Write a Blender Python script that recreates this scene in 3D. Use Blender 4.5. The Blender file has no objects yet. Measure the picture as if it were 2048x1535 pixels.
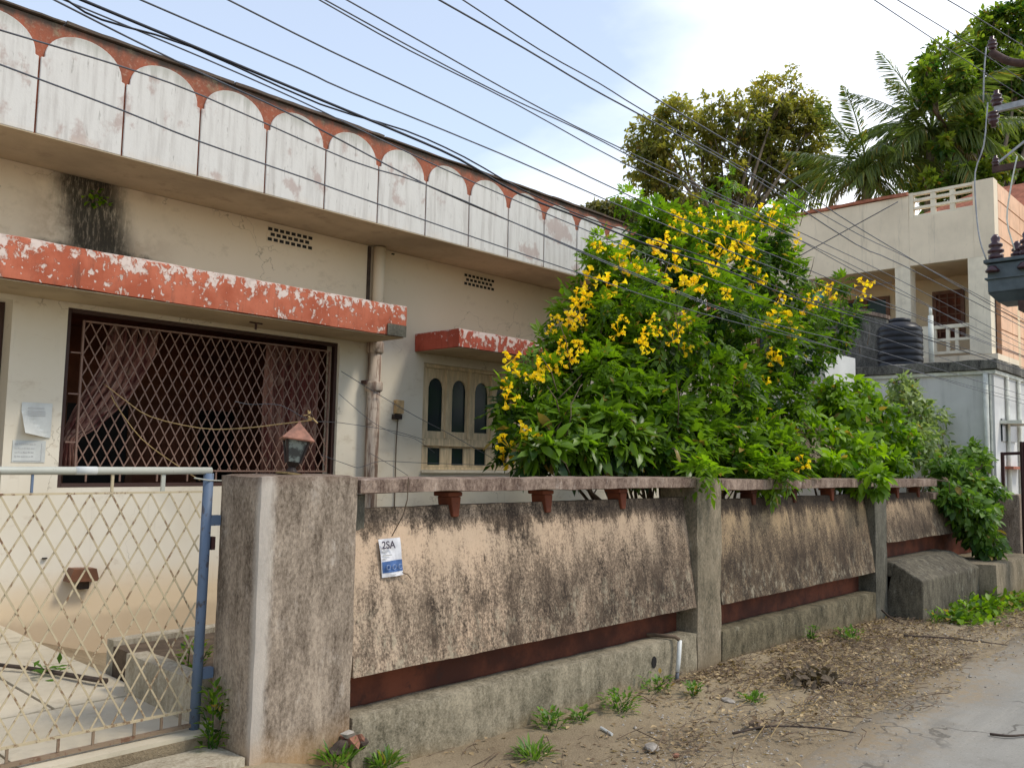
import bpy, math, random
import numpy as np
from mathutils import Vector, Matrix, noise as mnoise

random.seed(7)
RNG = np.random.default_rng(7)
S = bpy.context.scene
COL = S.collection

# ------------------------------------------------------------------ camera
cam_d = bpy.data.cameras.new("camera")
cam = bpy.data.objects.new("camera", cam_d)
COL.objects.link(cam)
_yaw, _pit, _rol = (math.radians(a) for a in (46.567, 4.9755, 1.1248))
_f = Vector((math.sin(_yaw) * math.cos(_pit), math.cos(_yaw) * math.cos(_pit), math.sin(_pit)))
_r0 = Vector((math.cos(_yaw), -math.sin(_yaw), 0))
_u0 = _r0.cross(_f)
_r = math.cos(_rol) * _r0 + math.sin(_rol) * _u0
_u = -math.sin(_rol) * _r0 + math.cos(_rol) * _u0
cam.matrix_world = Matrix(((_r.x, _u.x, -_f.x, 0), (_r.y, _u.y, -_f.y, 0), (_r.z, _u.z, -_f.z, 1.55), (0, 0, 0, 1)))
cam_d.sensor_fit = 'HORIZONTAL'
cam_d.sensor_width = 36
cam_d.lens = 36 * 1729.76 / 2048
cam_d.clip_start = 0.05
cam_d.clip_end = 2000
S.camera = cam

# ------------------------------------------------------------------ world, sun, exposure
SUN_DIR = Vector((0.42, -0.62, 0.98)).normalized()
elev = math.asin(SUN_DIR.z)
azim = math.atan2(SUN_DIR.x, SUN_DIR.y)
W = bpy.data.worlds.new("World")
S.world = W
W.use_nodes = True
wt = W.node_tree
wt.nodes.clear()
wo = wt.nodes.new("ShaderNodeOutputWorld")
bg = wt.nodes.new("ShaderNodeBackground")
bg.inputs[1].default_value = 0.15
sky = wt.nodes.new("ShaderNodeTexSky")
sky.sky_type = 'NISHITA'
sky.sun_disc = False
sky.sun_elevation = elev
sky.sun_rotation = azim
sky.air_density = 1.3
sky.dust_density = 0.5
sky.ozone_density = 2.2
tc = wt.nodes.new("ShaderNodeTexCoord")
mp = wt.nodes.new("ShaderNodeMapping")
mp.inputs['Location'].default_value = (0.95, 0.25, 0.3)
mp.inputs['Scale'].default_value = (1.0, 1.0, 2.2)
wt.links.new(tc.outputs['Generated'], mp.inputs[0])
cn = wt.nodes.new("ShaderNodeTexNoise")
cn.inputs['Scale'].default_value = 1.35
cn.inputs['Detail'].default_value = 7
cn.inputs['Roughness'].default_value = 0.5
cn.inputs['Distortion'].default_value = 0.25
wt.links.new(mp.outputs[0], cn.inputs['Vector'])
cr = wt.nodes.new("ShaderNodeValToRGB")
cr.color_ramp.elements[0].position = 0.40
cr.color_ramp.elements[0].color = (0.20, 0.20, 0.20, 1)
cr.color_ramp.elements[1].position = 0.66
cr.color_ramp.elements[1].color = (1, 1, 1, 1)
# a cloud bank covers the eastern (+X) half of the sky and thins towards the west
sx = wt.nodes.new("ShaderNodeSeparateXYZ")
wt.links.new(tc.outputs['Generated'], sx.inputs[0])
bank = wt.nodes.new("ShaderNodeMath"); bank.operation = 'MULTIPLY_ADD'
wt.links.new(sx.outputs[0], bank.inputs[0])
bank.inputs[1].default_value = 0.60
bank.inputs[2].default_value = -0.42
soft = wt.nodes.new("ShaderNodeMath"); soft.operation = 'MULTIPLY_ADD'
wt.links.new(cn.outputs['Fac'], soft.inputs[0])
soft.inputs[1].default_value = 0.7
soft.inputs[2].default_value = 0.15
addn = wt.nodes.new("ShaderNodeMath"); addn.operation = 'ADD'
wt.links.new(soft.outputs[0], addn.inputs[0])
wt.links.new(bank.outputs[0], addn.inputs[1])
wt.links.new(addn.outputs[0], cr.inputs[0])
cm = wt.nodes.new("ShaderNodeMix")
cm.data_type = 'RGBA'
cm.inputs['B'].default_value = (11.0, 11.0, 11.3, 1)
wt.links.new(cr.outputs[0], cm.inputs['Factor'])
wt.links.new(sky.outputs[0], cm.inputs['A'])
wt.links.new(cm.outputs['Result'], bg.inputs[0])
wt.links.new(bg.outputs[0], wo.inputs[0])

sun_d = bpy.data.lights.new("sun", 'SUN')
sun_d.energy = 2.0
sun_d.angle = math.radians(11)
sun_d.color = (1.0, 0.92, 0.79)
sun = bpy.data.objects.new("sun", sun_d)
COL.objects.link(sun)
sun.rotation_euler = (-SUN_DIR).to_track_quat('-Z', 'Y').to_euler()
sun.location = (0, 0, 40)

S.render.engine = 'CYCLES'
S.view_settings.view_transform = 'Standard'
S.view_settings.look = 'None'
S.view_settings.exposure = 0.30
S.view_settings.gamma = 1.0
S.view_settings.use_curve_mapping = False

# ------------------------------------------------------------------ material helper
class M:
    def __init__(s, name, rough=0.85, spec=0.3, metal=0.0):
        s.m = bpy.data.materials.new(name)
        s.m.use_nodes = True
        s.t = s.m.node_tree
        s.p = s.t.nodes['Principled BSDF']
        s.p.inputs['Roughness'].default_value = rough
        s.p.inputs['Specular IOR Level'].default_value = spec
        s.p.inputs['Metallic'].default_value = metal
        s._pos = None
    def n(s, k):
        return s.t.nodes.new(k)
    def l(s, a, b):
        s.t.links.new(a, b)
    def val(s, sock, v):
        if hasattr(v, 'is_linked') or hasattr(v, 'links'):
            s.l(v, sock)
        elif isinstance(v, (tuple, list)):
            sock.default_value = tuple(v) + ((1,) if len(v) == 3 and sock.type == 'RGBA' else ())
        else:
            sock.default_value = v
    @property
    def pos(s):
        if s._pos is None:
            s._pos = s.n("ShaderNodeNewGeometry").outputs['Position']
        return s._pos
    def axis(s, i):
        x = s.n("ShaderNodeSeparateXYZ")
        s.l(s.pos, x.inputs[0])
        return x.outputs[i]
    def noise(s, scale=5, detail=4, rough=0.6, stretch=(1, 1, 1), off=(0, 0, 0), dist=0.0):
        mp = s.n("ShaderNodeMapping")
        mp.inputs['Scale'].default_value = stretch
        mp.inputs['Location'].default_value = off
        s.l(s.pos, mp.inputs[0])
        x = s.n("ShaderNodeTexNoise")
        x.inputs['Scale'].default_value = scale
        x.inputs['Detail'].default_value = detail
        x.inputs['Roughness'].default_value = rough
        x.inputs['Distortion'].default_value = dist
        s.l(mp.outputs[0], x.inputs['Vector'])
        return x.outputs['Fac']
    def vor(s, scale=5, stretch=(1, 1, 1), feature='F1', out='Distance'):
        mp = s.n("ShaderNodeMapping")
        mp.inputs['Scale'].default_value = stretch
        s.l(s.pos, mp.inputs[0])
        x = s.n("ShaderNodeTexVoronoi")
        x.feature = feature
        x.inputs['Scale'].default_value = scale
        s.l(mp.outputs[0], x.inputs['Vector'])
        return x.outputs[out]
    def step(s, v, a, b):
        x = s.n("ShaderNodeMapRange")
        x.interpolation_type = 'SMOOTHSTEP'
        lo, hi = (a, b) if a < b else (b, a)
        s.val(x.inputs['Value'], v)
        x.inputs['From Min'].default_value = lo
        x.inputs['From Max'].default_value = hi
        x.inputs['To Min'].default_value = 0 if a < b else 1
        x.inputs['To Max'].default_value = 1 if a < b else 0
        return x.outputs[0]
    def math(s, op, a, b=0.0):
        x = s.n("ShaderNodeMath")
        x.operation = op
        s.val(x.inputs[0], a)
        s.val(x.inputs[1], b)
        return x.outputs[0]
    def mul(s, a, b): return s.math('MULTIPLY', a, b)
    def add(s, a, b): return s.math('ADD', a, b)
    def mix(s, f, a, b):
        x = s.n("ShaderNodeMix")
        x.data_type = 'RGBA'
        s.val(x.inputs['Factor'], f)
        s.val(x.inputs['A'], a)
        s.val(x.inputs['B'], b)
        return x.outputs['Result']
    def color(s, c):
        s.val(s.p.inputs['Base Color'], c)
        return s
    def rough(s, v):
        s.val(s.p.inputs['Roughness'], v)
        return s
    def bump(s, h, strength=0.4, dist=0.01):
        b = s.n("ShaderNodeBump")
        b.inputs['Strength'].default_value = strength
        b.inputs['Distance'].default_value = dist
        s.l(h, b.inputs['Height'])
        s.l(b.outputs[0], s.p.inputs['Normal'])
        return s

MAT = {}
def simple(name, c, rough=0.7, spec=0.3, metal=0.0, var=0.25, scale=6, stretch=(1, 1, 1), bump=0.0):
    k = M(name, rough, spec, metal)
    n = k.noise(scale, 5, 0.6, stretch)
    d = tuple(v * (1 - var) for v in c)
    u = tuple(min(1, v * (1 + var * 0.6)) for v in c)
    k.color(k.mix(k.step(n, 0.3, 0.7), d, u))
    if bump:
        k.bump(k.noise(scale * 8, 4, 0.6), bump, 0.005)
    MAT[name] = k.m
    return k.m

# white weathered plaster of the scalloped fascia
k = M('weathered_white_plaster', 0.9)
streak = k.noise(1.0, 5, 0.65, (16, 16, 1.3))
blot = k.noise(3.2, 6, 0.62, (1, 1, 0.75), (3, 1, 2))
fine = k.noise(26, 5, 0.7)
c = k.mix(k.step(streak, 0.42, 0.7), (0.64, 0.615, 0.57), (0.52, 0.49, 0.45))
c = k.mix(k.mul(k.step(blot, 0.56, 0.64), 0.75), c, (0.42, 0.32, 0.28))
c = k.mix(k.mul(k.step(k.noise(1.0, 4, 0.7, (30, 30, 5), (9, 2, 1)), 0.62, 0.7), 0.55), c, (0.25, 0.23, 0.20))
c = k.mix(k.mul(k.step(fine, 0.6, 0.75), 0.3), c, (0.40, 0.36, 0.32))
c = k.mix(k.mul(k.step(k.add(k.axis(2), k.mul(k.noise(4, 4), 0.3)), 4.24, 4.12), 0.35), c, (0.66, 0.55, 0.43))
c = k.mix(k.mul(k.step(k.add(k.axis(2), k.mul(streak, 0.25)), 4.86, 5.0), 0.5), c, (0.30, 0.30, 0.24))
k.color(c).bump(k.add(blot, k.mul(fine, 0.4)), 0.35, 0.012)
MAT['fascia_white'] = k.m

# rust red of the fascia spandrels
k = M('weathered_rust_red', 0.92)
n1 = k.noise(5, 6, 0.65, (1, 1, 0.6))
n2 = k.noise(30, 4, 0.7)
c = k.mix(k.step(n1, 0.35, 0.68), (0.36, 0.105, 0.055), (0.24, 0.085, 0.05))
c = k.mix(k.mul(k.step(n2, 0.52, 0.7), 0.6), c, (0.42, 0.27, 0.19))
top = k.step(k.add(k.axis(2), k.mul(k.noise(1, 5, 0.7, (7, 7, 3)), 0.26)), 4.97, 5.09)
c = k.mix(k.mul(top, 0.9), c, (0.075, 0.07, 0.055))
moss = k.mul(k.step(k.noise(4, 5, 0.7, (1, 1, 1), (5, 5, 0)), 0.56, 0.68), k.step(k.axis(2), 4.75, 4.9))
c = k.mix(k.mul(moss, 0.7), c, (0.28, 0.24, 0.15))
k.color(c).bump(k.add(n1, k.mul(n2, 0.5)), 0.5, 0.012)
MAT['fascia_red'] = k.m

# cream house wall
k = M('aged_cream_wall_paint', 0.9)
big = k.noise(1.1, 5, 0.55)
c = k.mix(k.step(big, 0.3, 0.7), (0.74, 0.675, 0.555), (0.67, 0.595, 0.465))
c = k.mix(k.mul(k.step(k.noise(5, 6, 0.65, (1, 1, 1.8)), 0.58, 0.72), 0.45), c, (0.48, 0.38, 0.27))
c = k.mix(k.mul(k.step(k.noise(1.0, 4, 0.7, (14, 14, 0.9)), 0.6, 0.75), 0.3), c, (0.45, 0.39, 0.31))
c = k.mix(k.mul(k.step(k.add(k.axis(2), k.mul(big, 0.5)), 3.05, 3.45), 0.8), c, (0.70, 0.575, 0.405))  # upper wall tinted brown: shade under the eave put into the colour
cv = k.n("ShaderNodeTexVoronoi"); cv.feature = 'DISTANCE_TO_EDGE'; cv.inputs['Scale'].default_value = 0.8
cw = k.n("ShaderNodeVectorMath"); cw.operation = 'ADD'
cz = k.n("ShaderNodeTexNoise"); cz.inputs['Scale'].default_value = 3.0; cz.inputs['Detail'].default_value = 7
k.l(k.pos, cz.inputs['Vector']); k.l(k.pos, cw.inputs[0]); k.l(cz.outputs['Color'], cw.inputs[1]); k.l(cw.outputs[0], cv.inputs['Vector'])
c = k.mix(k.mul(k.step(cv.outputs['Distance'], 0.006, 0.001), k.mul(k.step(k.noise(1.3, 3), 0.50, 0.6), 0.55)), c, (0.22, 0.17, 0.11))
c = k.mix(k.mul(k.step(k.noise(2.2, 7, 0.75, (1, 1, 1.6), (9, 3, 4)), 0.56, 0.70), 0.38), c, (0.42, 0.33, 0.22))
zlow = k.step(k.add(k.axis(2), k.mul(k.noise(2.2, 5, 0.6), 0.5)), 0.85, 0.45)
c = k.mix(k.mul(zlow, 0.75), c, (0.68, 0.51, 0.31))
zz = k.step(k.add(k.axis(2), k.mul(k.noise(5, 5, 0.6), 0.2)), 0.26, 0.16)
c = k.mix(k.mul(zz, 0.35), c, (0.34, 0.25, 0.16))
# black mould under the roof outlet above the entrance canopy
wob = k.mul(k.math('SUBTRACT', k.noise(6, 6, 0.7), 0.5), 0.22)
xs = k.add(k.axis(0), wob)
mx = k.mul(k.step(k.add(xs, k.mul(k.math('SUBTRACT', k.axis(2), 3.6), 0.25)), 2.56, 2.84), k.step(k.math('SUBTRACT', xs, k.mul(k.math('SUBTRACT', 3.6, k.axis(2)), 0.2)), 3.40, 3.14))
mx2 = k.mul(k.step(xs, 2.3, 2.7), k.step(xs, 3.9, 3.3))
mz = k.step(k.axis(2), 3.2, 3.3)
c = k.mix(k.mul(k.mul(mx2, mz), k.mul(k.step(k.noise(3, 5, 0.6), 0.4, 0.65), 0.6)), c, (0.30, 0.20, 0.12))
c = k.mix(k.mul(k.mul(mx, mz), k.mul(k.step(k.noise(1, 7, 0.8, (30, 30, 5)), 0.25, 0.52), 0.96)), c, (0.028, 0.024, 0.016))
foot = k.mul(k.mul(k.mul(k.step(xs, 2.4, 2.6), k.step(xs, 3.75, 3.4)), k.step(k.add(k.axis(2), wob), 3.42, 3.34)), k.step(k.axis(2), 3.15, 3.2))
c = k.mix(k.mul(foot, 0.9), c, (0.04, 0.035, 0.025))
k.color(c).bump(k.add(k.noise(40, 5, 0.6), k.mul(big, 0.5)), 0.15, 0.006)
MAT['cream_wall'] = k.m

def flaky(name, z0, z1, base, base2, flake, bias=0.0, front=None):
    k = M(name, 0.9)
    n1 = k.noise(4, 6, 0.6)
    n2 = k.add(k.noise(13, 6, 0.62, (1, 1, 0.8), (2, 7, 1)), bias - 0.008)
    if front:
        n2 = k.math('SUBTRACT', n2, k.mul(k.step(k.axis(1), front + 0.01, front + 0.04), 0.4))
    n3 = k.add(k.noise(27, 3, 0.5, (1, 1, 0.75)), bias - (0.0 if not front else 0.1))
    c = k.mix(k.step(n1, 0.35, 0.65), base, base2)
    c = k.mix(k.mul(k.step(k.noise(1, 5, 0.7, (20, 20, 2)), 0.5, 0.75), 0.4), c, tuple(v * 0.5 for v in base2))
    up = k.step(k.axis(2), z0 + 0.35 * (z1 - z0), z1)
    f = k.step(k.add(n2, k.mul(up, 0.115)), 0.60, 0.635)
    f = k.math('MAXIMUM', f, k.step(k.add(n3, k.mul(up, 0.05)), 0.655, 0.675))
    edge = k.step(k.add(k.axis(2), k.mul(k.noise(7, 5, 0.6), 0.10)), z1 + 0.03, z1 + 0.055)
    f = k.math('MAXIMUM', f, edge)
    under = k.step(k.add(n2, k.mul(up, 0.115)), 0.575, 0.60)
    rim = k.mul(k.step(k.add(n2, k.mul(up, 0.115)), 0.555, 0.578), 0.6)
    c = k.mix(rim, c, tuple(v * 0.55 for v in base2))
    c = k.mix(k.mul(under, 0.8), c, (0.55, 0.30, 0.22))
    c = k.mix(k.mul(k.step(k.noise(1, 6, 0.72, (11, 11, 1.1), (2, 2, 2)), 0.54, 0.70), 0.55), c, (0.13, 0.065, 0.045))
    c = k.mix(k.mul(f, 0.85), c, flake)
    c = k.mix(k.mul(k.mul(f, k.step(k.noise(18, 4), 0.5, 0.65)), 0.6), c, (0.42, 0.33, 0.28))
    k.color(c).bump(k.add(k.mul(f, -0.8), k.mul(n1, 0.5)), 0.5, 0.006)
    MAT[name] = k.m
flaky('flaky_red_canopy_paint', 2.87, 3.22, (0.52, 0.155, 0.085), (0.40, 0.10, 0.05), (0.70, 0.60, 0.53))
flaky('flaky_red_shade_paint', 2.84, 3.06, (0.46, 0.10, 0.06), (0.34, 0.065, 0.035), (0.70, 0.57, 0.51), 0.05, 7.30)

def mossy(name, light, dark, white, amt=0.5, base_brown=None, zb=0.0, top_dark=None, vert=0.34):
    k = M(name, 0.95, 0.15)
    big = k.noise(1.5, 6, 0.65, (1, 1, 0.6), (1, 4, 2))
    med = k.noise(11, 8, 0.75, (1, 1, vert * 0.8), (4, 4, 1))
    sp = k.noise(66, 6, 0.8, (1, 1, vert * 1.8))
    mid = tuple((a * 0.6 + b * 0.4) for a, b in zip(light, dark))
    v = k.add(k.add(k.mul(sp, 0.40), k.mul(med, 0.38)), k.mul(big, 0.22))
    d = 0.05 * (amt - 0.5)
    c = k.mix(k.step(v, 0.40 - d, 0.50 - d), light, mid)
    c = k.mix(k.mul(k.step(v, 0.46 - d, 0.61 - d), 0.95), c, dark)
    if name == 'streaked_pillar_plaster':
        edge_ = k.step(k.add(k.axis(0), k.mul(k.math('SUBTRACT', med, 0.5), 0.10)), 2.50, 2.44)
        c = k.mix(k.mul(k.mul(edge_, k.step(k.axis(1), 4.10, 4.05)), 0.75), c, (0.56, 0.50, 0.43))
    c = k.mix(k.mul(k.step(k.noise(10, 7, 0.75, (1, 1, 0.5), (7, 7, 7)), 0.56, 0.72), 0.6), c, white)
    if top_dark:
        t = k.step(k.add(k.axis(2), k.mul(k.noise(1, 5, 0.7, (12, 12, 3)), 0.16)), top_dark, top_dark + 0.12)
        c = k.mix(k.mul(t, 0.7), c, (0.11, 0.065, 0.045))
    if base_brown:
        z = k.step(k.add(k.axis(2), k.mul(k.noise(3, 5, 0.6), 0.35)), zb + 0.35, zb + 0.05)
        c = k.mix(k.mul(z, 0.75), c, base_brown)
    k.color(c).bump(k.add(k.mul(sp, 0.7), k.mul(med, 0.5)), 0.6, 0.010)
    MAT[name] = k.m
mossy('streaked_pillar_plaster', (0.44, 0.355, 0.27), (0.085, 0.062, 0.044), (0.52, 0.45, 0.375), 0.62, (0.42, 0.26, 0.12), 0.0, 1.44)
mossy('mossy_pilaster_plaster', (0.34, 0.275, 0.19), (0.085, 0.075, 0.05), (0.38, 0.34, 0.26), 0.5, (0.20, 0.15, 0.09), -0.2)
mossy('dark_grey_plaster', (0.17, 0.155, 0.12), (0.05, 0.048, 0.036), (0.20, 0.19, 0.155), 0.6)
mossy('cap_beam_plaster', (0.40, 0.30, 0.23), (0.075, 0.045, 0.034), (0.52, 0.45, 0.38), 0.9)
mossy('plinth_plaster', (0.38, 0.325, 0.23), (0.075, 0.065, 0.042), (0.42, 0.38, 0.29), 0.42, (0.33, 0.23, 0.12), -0.30, None, 0.6)
mossy('sooty_plinth_plaster', (0.23, 0.19, 0.12), (0.036, 0.032, 0.02), (0.38, 0.34, 0.24), 0.75, (0.24, 0.165, 0.085), -0.30, None, 0.6)
mossy('buttress_plaster', (0.20, 0.175, 0.125), (0.042, 0.036, 0.028), (0.30, 0.29, 0.235), 0.95, (0.17, 0.115, 0.07), -0.4, None, 0.45)
mossy('roof_edge_plaster', (0.22, 0.21, 0.18), (0.035, 0.033, 0.03), (0.32, 0.31, 0.28), 0.6)
mossy('curb_concrete', (0.50, 0.44, 0.33), (0.22, 0.18, 0.12), (0.55, 0.50, 0.40), 0.2)

def panel_mat(name, peach, peach2, z_lo, z_hi, dark_mul):
    k = M(name, 0.95, 0.15)
    z = k.axis(2)
    H = z_hi - z_lo
    sp = k.noise(72, 6, 0.8, (1, 1, 0.75))
    med = k.noise(9, 8, 0.76, (1, 1, 0.33), (3, 2, 5))
    big = k.noise(1.7, 6, 0.65, (1, 1, 0.55), (6, 2, 5))
    v = k.add(k.mul(sp, 0.55), k.mul(med, 0.45))
    wob = k.add(k.mul(k.math('SUBTRACT', med, 0.5), 0.22), k.mul(k.math('SUBTRACT', big, 0.5), 0.9))
    zz = k.add(z, wob)
    cap_shade = k.step(k.add(z, k.mul(k.math('SUBTRACT', med, 0.5), 0.30)), z_lo + 0.78 * H, z_lo + 0.90 * H)  # band under the cap: its cast shadow painted in as extra mould cover
    low = k.step(zz, z_lo + 0.80 * H, z_lo + 0.30 * H)
    run = k.step(big, 0.47, 0.62)
    east = k.step(k.add(k.axis(0), k.mul(big, 3.0)), 4.6, 7.2)
    cov = k.add(k.add(k.mul(cap_shade, 0.95), k.mul(low, 0.80)), k.add(k.mul(run, 0.50), k.mul(east, 0.42)))
    c = k.mix(k.step(k.noise(1.2, 4, 0.5), 0.35, 0.65), peach, peach2)
    c = k.mix(k.mul(k.math('MAXIMUM', k.mul(east, 0.8), k.step(big, 0.44, 0.62)), 0.55), c, (0.36 * dark_mul, 0.27 * dark_mul, 0.18 * dark_mul))
    c = k.mix(k.mul(k.step(k.add(v, k.mul(cov, 0.12)), 0.51, 0.64), 0.75), c, (0.27 * dark_mul, 0.20 * dark_mul, 0.14 * dark_mul))
    mold_shade = (0.070 * dark_mul, 0.050 * dark_mul, 0.036 * dark_mul)
    f = k.step(k.add(v, k.mul(cov, 0.14)), 0.53, 0.76)
    c = k.mix(k.mul(f, 0.95), c, mold_shade)
    blk = k.step(k.add(k.noise(5.5, 8, 0.78, (1, 1, 0.5), (2, 9, 4)), k.mul(cov, 0.085)), 0.60, 0.70)
    c = k.mix(k.mul(blk, k.add(0.35, k.mul(k.step(sp, 0.42, 0.56), 0.6))), c, (0.040, 0.030, 0.023))
    pale = k.mul(k.step(zz, z_lo + 0.42 * H, z_lo + 0.15 * H), k.step(k.noise(16, 7, 0.75, (1, 1, 0.6)), 0.50, 0.66))
    c = k.mix(k.mul(pale, 0.6), c, (0.40, 0.35, 0.25))
    k.color(c).bump(k.add(sp, k.mul(med, 0.6)), 0.55, 0.010)
    MAT[name] = k.m
panel_mat('peach_panel_plaster', (0.61, 0.44, 0.30), (0.52, 0.395, 0.28), 0.30, 1.25, 0.85)
panel_mat('ochre_panel_plaster', (0.47, 0.33, 0.18), (0.36, 0.26, 0.145), 0.26, 1.22, 0.62)
panel_mat('far_panel_plaster', (0.47, 0.33, 0.20), (0.36, 0.26, 0.16), 0.45, 1.22, 0.62)

k = M('red_oxide_plaster', 0.85)
c = k.mix(k.step(k.noise(2.5, 5, 0.6), 0.35, 0.65), (0.17, 0.048, 0.022), (0.07, 0.022, 0.012))
c = k.mix(k.mul(k.step(k.noise(11, 5, 0.7), 0.55, 0.7), 0.7), c, (0.05, 0.022, 0.015))
k.color(c).bump(k.noise(30), 0.3, 0.006)
MAT['red_oxide'] = k.m

# ground
k = M('sandy_verge_soil', 1.0, 0.1)
g1 = k.noise(0.9, 6, 0.6)
g2 = k.noise(6, 6, 0.7)
g3 = k.noise(70, 4, 0.75)
c = k.mix(k.step(g1, 0.35, 0.65), (0.34, 0.27, 0.175), (0.25, 0.195, 0.125))
c = k.mix(k.mul(k.step(g2, 0.5, 0.68), 0.6), c, (0.17, 0.125, 0.08))
c = k.mix(k.mul(k.step(g3, 0.5, 0.75), 0.5), c, (0.42, 0.33, 0.21))
c = k.mix(k.mul(k.step(k.noise(40, 3, 0.7, off=(3, 3, 3)), 0.6, 0.72), 0.6), c, (0.10, 0.07, 0.045))
k.color(c).bump(k.add(g2, k.mul(g3, 0.6)), 0.7, 0.03)
MAT['soil'] = k.m

k = M('worn_grey_road', 0.93, 0.2)
y = k.math('SUBTRACT', k.axis(1), k.mul(k.math('MAXIMUM', k.math('SUBTRACT', k.axis(0), 6.0), 0.0), 0.04))
wv = k.mul(k.math('SUBTRACT', k.noise(1.4, 6, 0.65), 0.5), 1.5)
edge = k.step(k.add(y, wv), 1.55, 2.55)
c = k.mix(k.step(k.noise(0.7, 5, 0.55), 0.35, 0.65), (0.30, 0.283, 0.245), (0.24, 0.228, 0.20))
c = k.mix(k.mul(k.step(k.noise(1.0, 5, 0.6, (0.5, 5, 1)), 0.52, 0.7), 0.5), c, (0.40, 0.365, 0.30))
c = k.mix(k.mul(k.step(k.noise(90, 3, 0.7), 0.5, 0.75), 0.4), c, (0.22, 0.21, 0.19))
c = k.mix(k.mul(edge, k.add(0.30, k.mul(k.step(k.noise(12, 6, 0.7), 0.36, 0.6), 0.68))), c, (0.29, 0.22, 0.135))
c = k.mix(k.mul(k.step(k.add(y, k.mul(wv, 0.35)), 2.2, 2.6), 0.9), c, (0.27, 0.205, 0.125))
c = k.mix(k.mul(k.step(k.noise(2.2, 6, 0.7, (1, 1, 1), (4, 8, 1)), 0.54, 0.68), 0.5), c, (0.19, 0.175, 0.145))
c = k.mix(k.mul(k.step(k.noise(1.0, 4, 0.6, (0.35, 3.2, 1), (2, 3, 1)), 0.52, 0.66), 0.35), c, (0.17, 0.16, 0.14))
c = k.mix(k.mul(k.step(k.noise(55, 4, 0.8, (1, 1, 1), (1, 2, 3)), 0.56, 0.66), 0.55), c, (0.13, 0.12, 0.10))
c = k.mix(k.mul(k.step(k.noise(42, 4, 0.8, (1, 1, 1), (5, 2, 3)), 0.58, 0.68), 0.5), c, (0.46, 0.42, 0.35))
vx = k.n("ShaderNodeTexVoronoi"); vx.feature = 'DISTANCE_TO_EDGE'; vx.inputs['Scale'].default_value = 0.55
wp = k.n("ShaderNodeVectorMath"); wp.operation = 'ADD'
nz = k.n("ShaderNodeTexNoise"); nz.inputs['Scale'].default_value = 2.5; nz.inputs['Detail'].default_value = 6
k.l(k.pos, nz.inputs['Vector']); k.l(k.pos, wp.inputs[0]); k.l(nz.outputs['Color'], wp.inputs[1]); k.l(wp.outputs[0], vx.inputs['Vector'])
c = k.mix(k.mul(k.step(vx.outputs['Distance'], 0.012, 0.003), k.mul(k.step(k.noise(0.8, 3), 0.45, 0.6), 0.75)), c, (0.09, 0.08, 0.065))
k.color(c).bump(k.add(k.noise(120, 4, 0.7), k.noise(5, 4)), 0.3, 0.008)
MAT['road'] = k.m

k = M('courtyard_cement', 0.9, 0.2)
c = k.mix(k.step(k.noise(1.1, 5, 0.6), 0.35, 0.65), (0.60, 0.53, 0.40), (0.48, 0.42, 0.31))
c = k.mix(k.mul(k.step(k.noise(4, 6, 0.7), 0.55, 0.7), 0.5), c, (0.30, 0.25, 0.17))
k.color(c).bump(k.noise(40, 5), 0.3, 0.008)
MAT['cement'] = k.m

def rusty(name, paint, rust=(0.16, 0.065, 0.03), thr=0.6, rough=0.55, scale=22):
    k = M(name, rough, 0.4)
    n = k.noise(scale, 5, 0.7, (1, 1, 0.6))
    c = k.mix(k.mul(k.step(n, thr, thr + 0.08), 0.9), paint, rust)
    c = k.mix(k.mul(k.step(k.noise(3, 4), 0.4, 0.7), 0.35), c, tuple(v * 0.6 for v in paint))
    k.color(c).bump(n, 0.3, 0.003)
    MAT[name] = k.m
rusty('gate_post_blue_paint', (0.115, 0.16, 0.235), (0.07, 0.06, 0.06), 0.56, 0.6)
rusty('gate_rail_grey_paint', (0.40, 0.40, 0.34), (0.22, 0.18, 0.13), 0.63, 0.45)
rusty('gate_bar_cream_paint', (0.50, 0.41, 0.26), (0.16, 0.075, 0.03), 0.53, 0.6, 30)
rusty('gate_frame_brown_paint', (0.24, 0.17, 0.11), (0.14, 0.06, 0.03), 0.55, 0.6)
rusty('grille_mauve_paint', (0.225, 0.135, 0.10), (0.15, 0.075, 0.05), 0.55, 0.6)
rusty('dark_frame_paint', (0.05, 0.022, 0.016), (0.05, 0.025, 0.015), 0.6, 0.6)
rusty('maroon_gate_paint', (0.055, 0.018, 0.018), (0.09, 0.04, 0.02), 0.6, 0.6)
simple('soffit_tan', (0.46, 0.365, 0.235), 0.95, var=0.2, scale=1.2)  # wall cream darkened to tan: eave shade put into the soffit colour
simple('veranda_brown', (0.20, 0.075, 0.043), 0.8, var=0.4, scale=2)
simple('door_black', (0.012, 0.010, 0.009), 0.6)
k = M('faded_pink_curtain', 0.95)
c = k.mix(k.step(k.noise(1.0, 5, 0.6, (16, 16, 1.0)), 0.4, 0.62), (0.33, 0.17, 0.125), (0.12, 0.03, 0.025))
c = k.mix(k.mul(k.step(k.noise(9, 3, 0.5), 0.55, 0.65), 0.5), c, (0.42, 0.30, 0.22))
MAT['curtain'] = k.color(c).m
k = M('dark_window_glass', 0.22, 0.22)
k.color(k.mix(k.step(k.noise(1.5, 3), 0.4, 0.6), (0.008, 0.028, 0.016), (0.010, 0.020, 0.024)))
MAT['glass'] = k.m
simple('cream_window_wood', (0.66, 0.52, 0.33), 0.6, var=0.25, scale=4, stretch=(6, 6, 1))
simple('brown_window_wood', (0.17, 0.075, 0.04), 0.5, var=0.3)
k = M('stained_drain_pipe', 0.8)
n = k.noise(1.0, 6, 0.7, (16, 16, 2.0))
c = k.mix(k.step(n, 0.42, 0.6), (0.50, 0.41, 0.33), (0.20, 0.13, 0.095))
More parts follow.
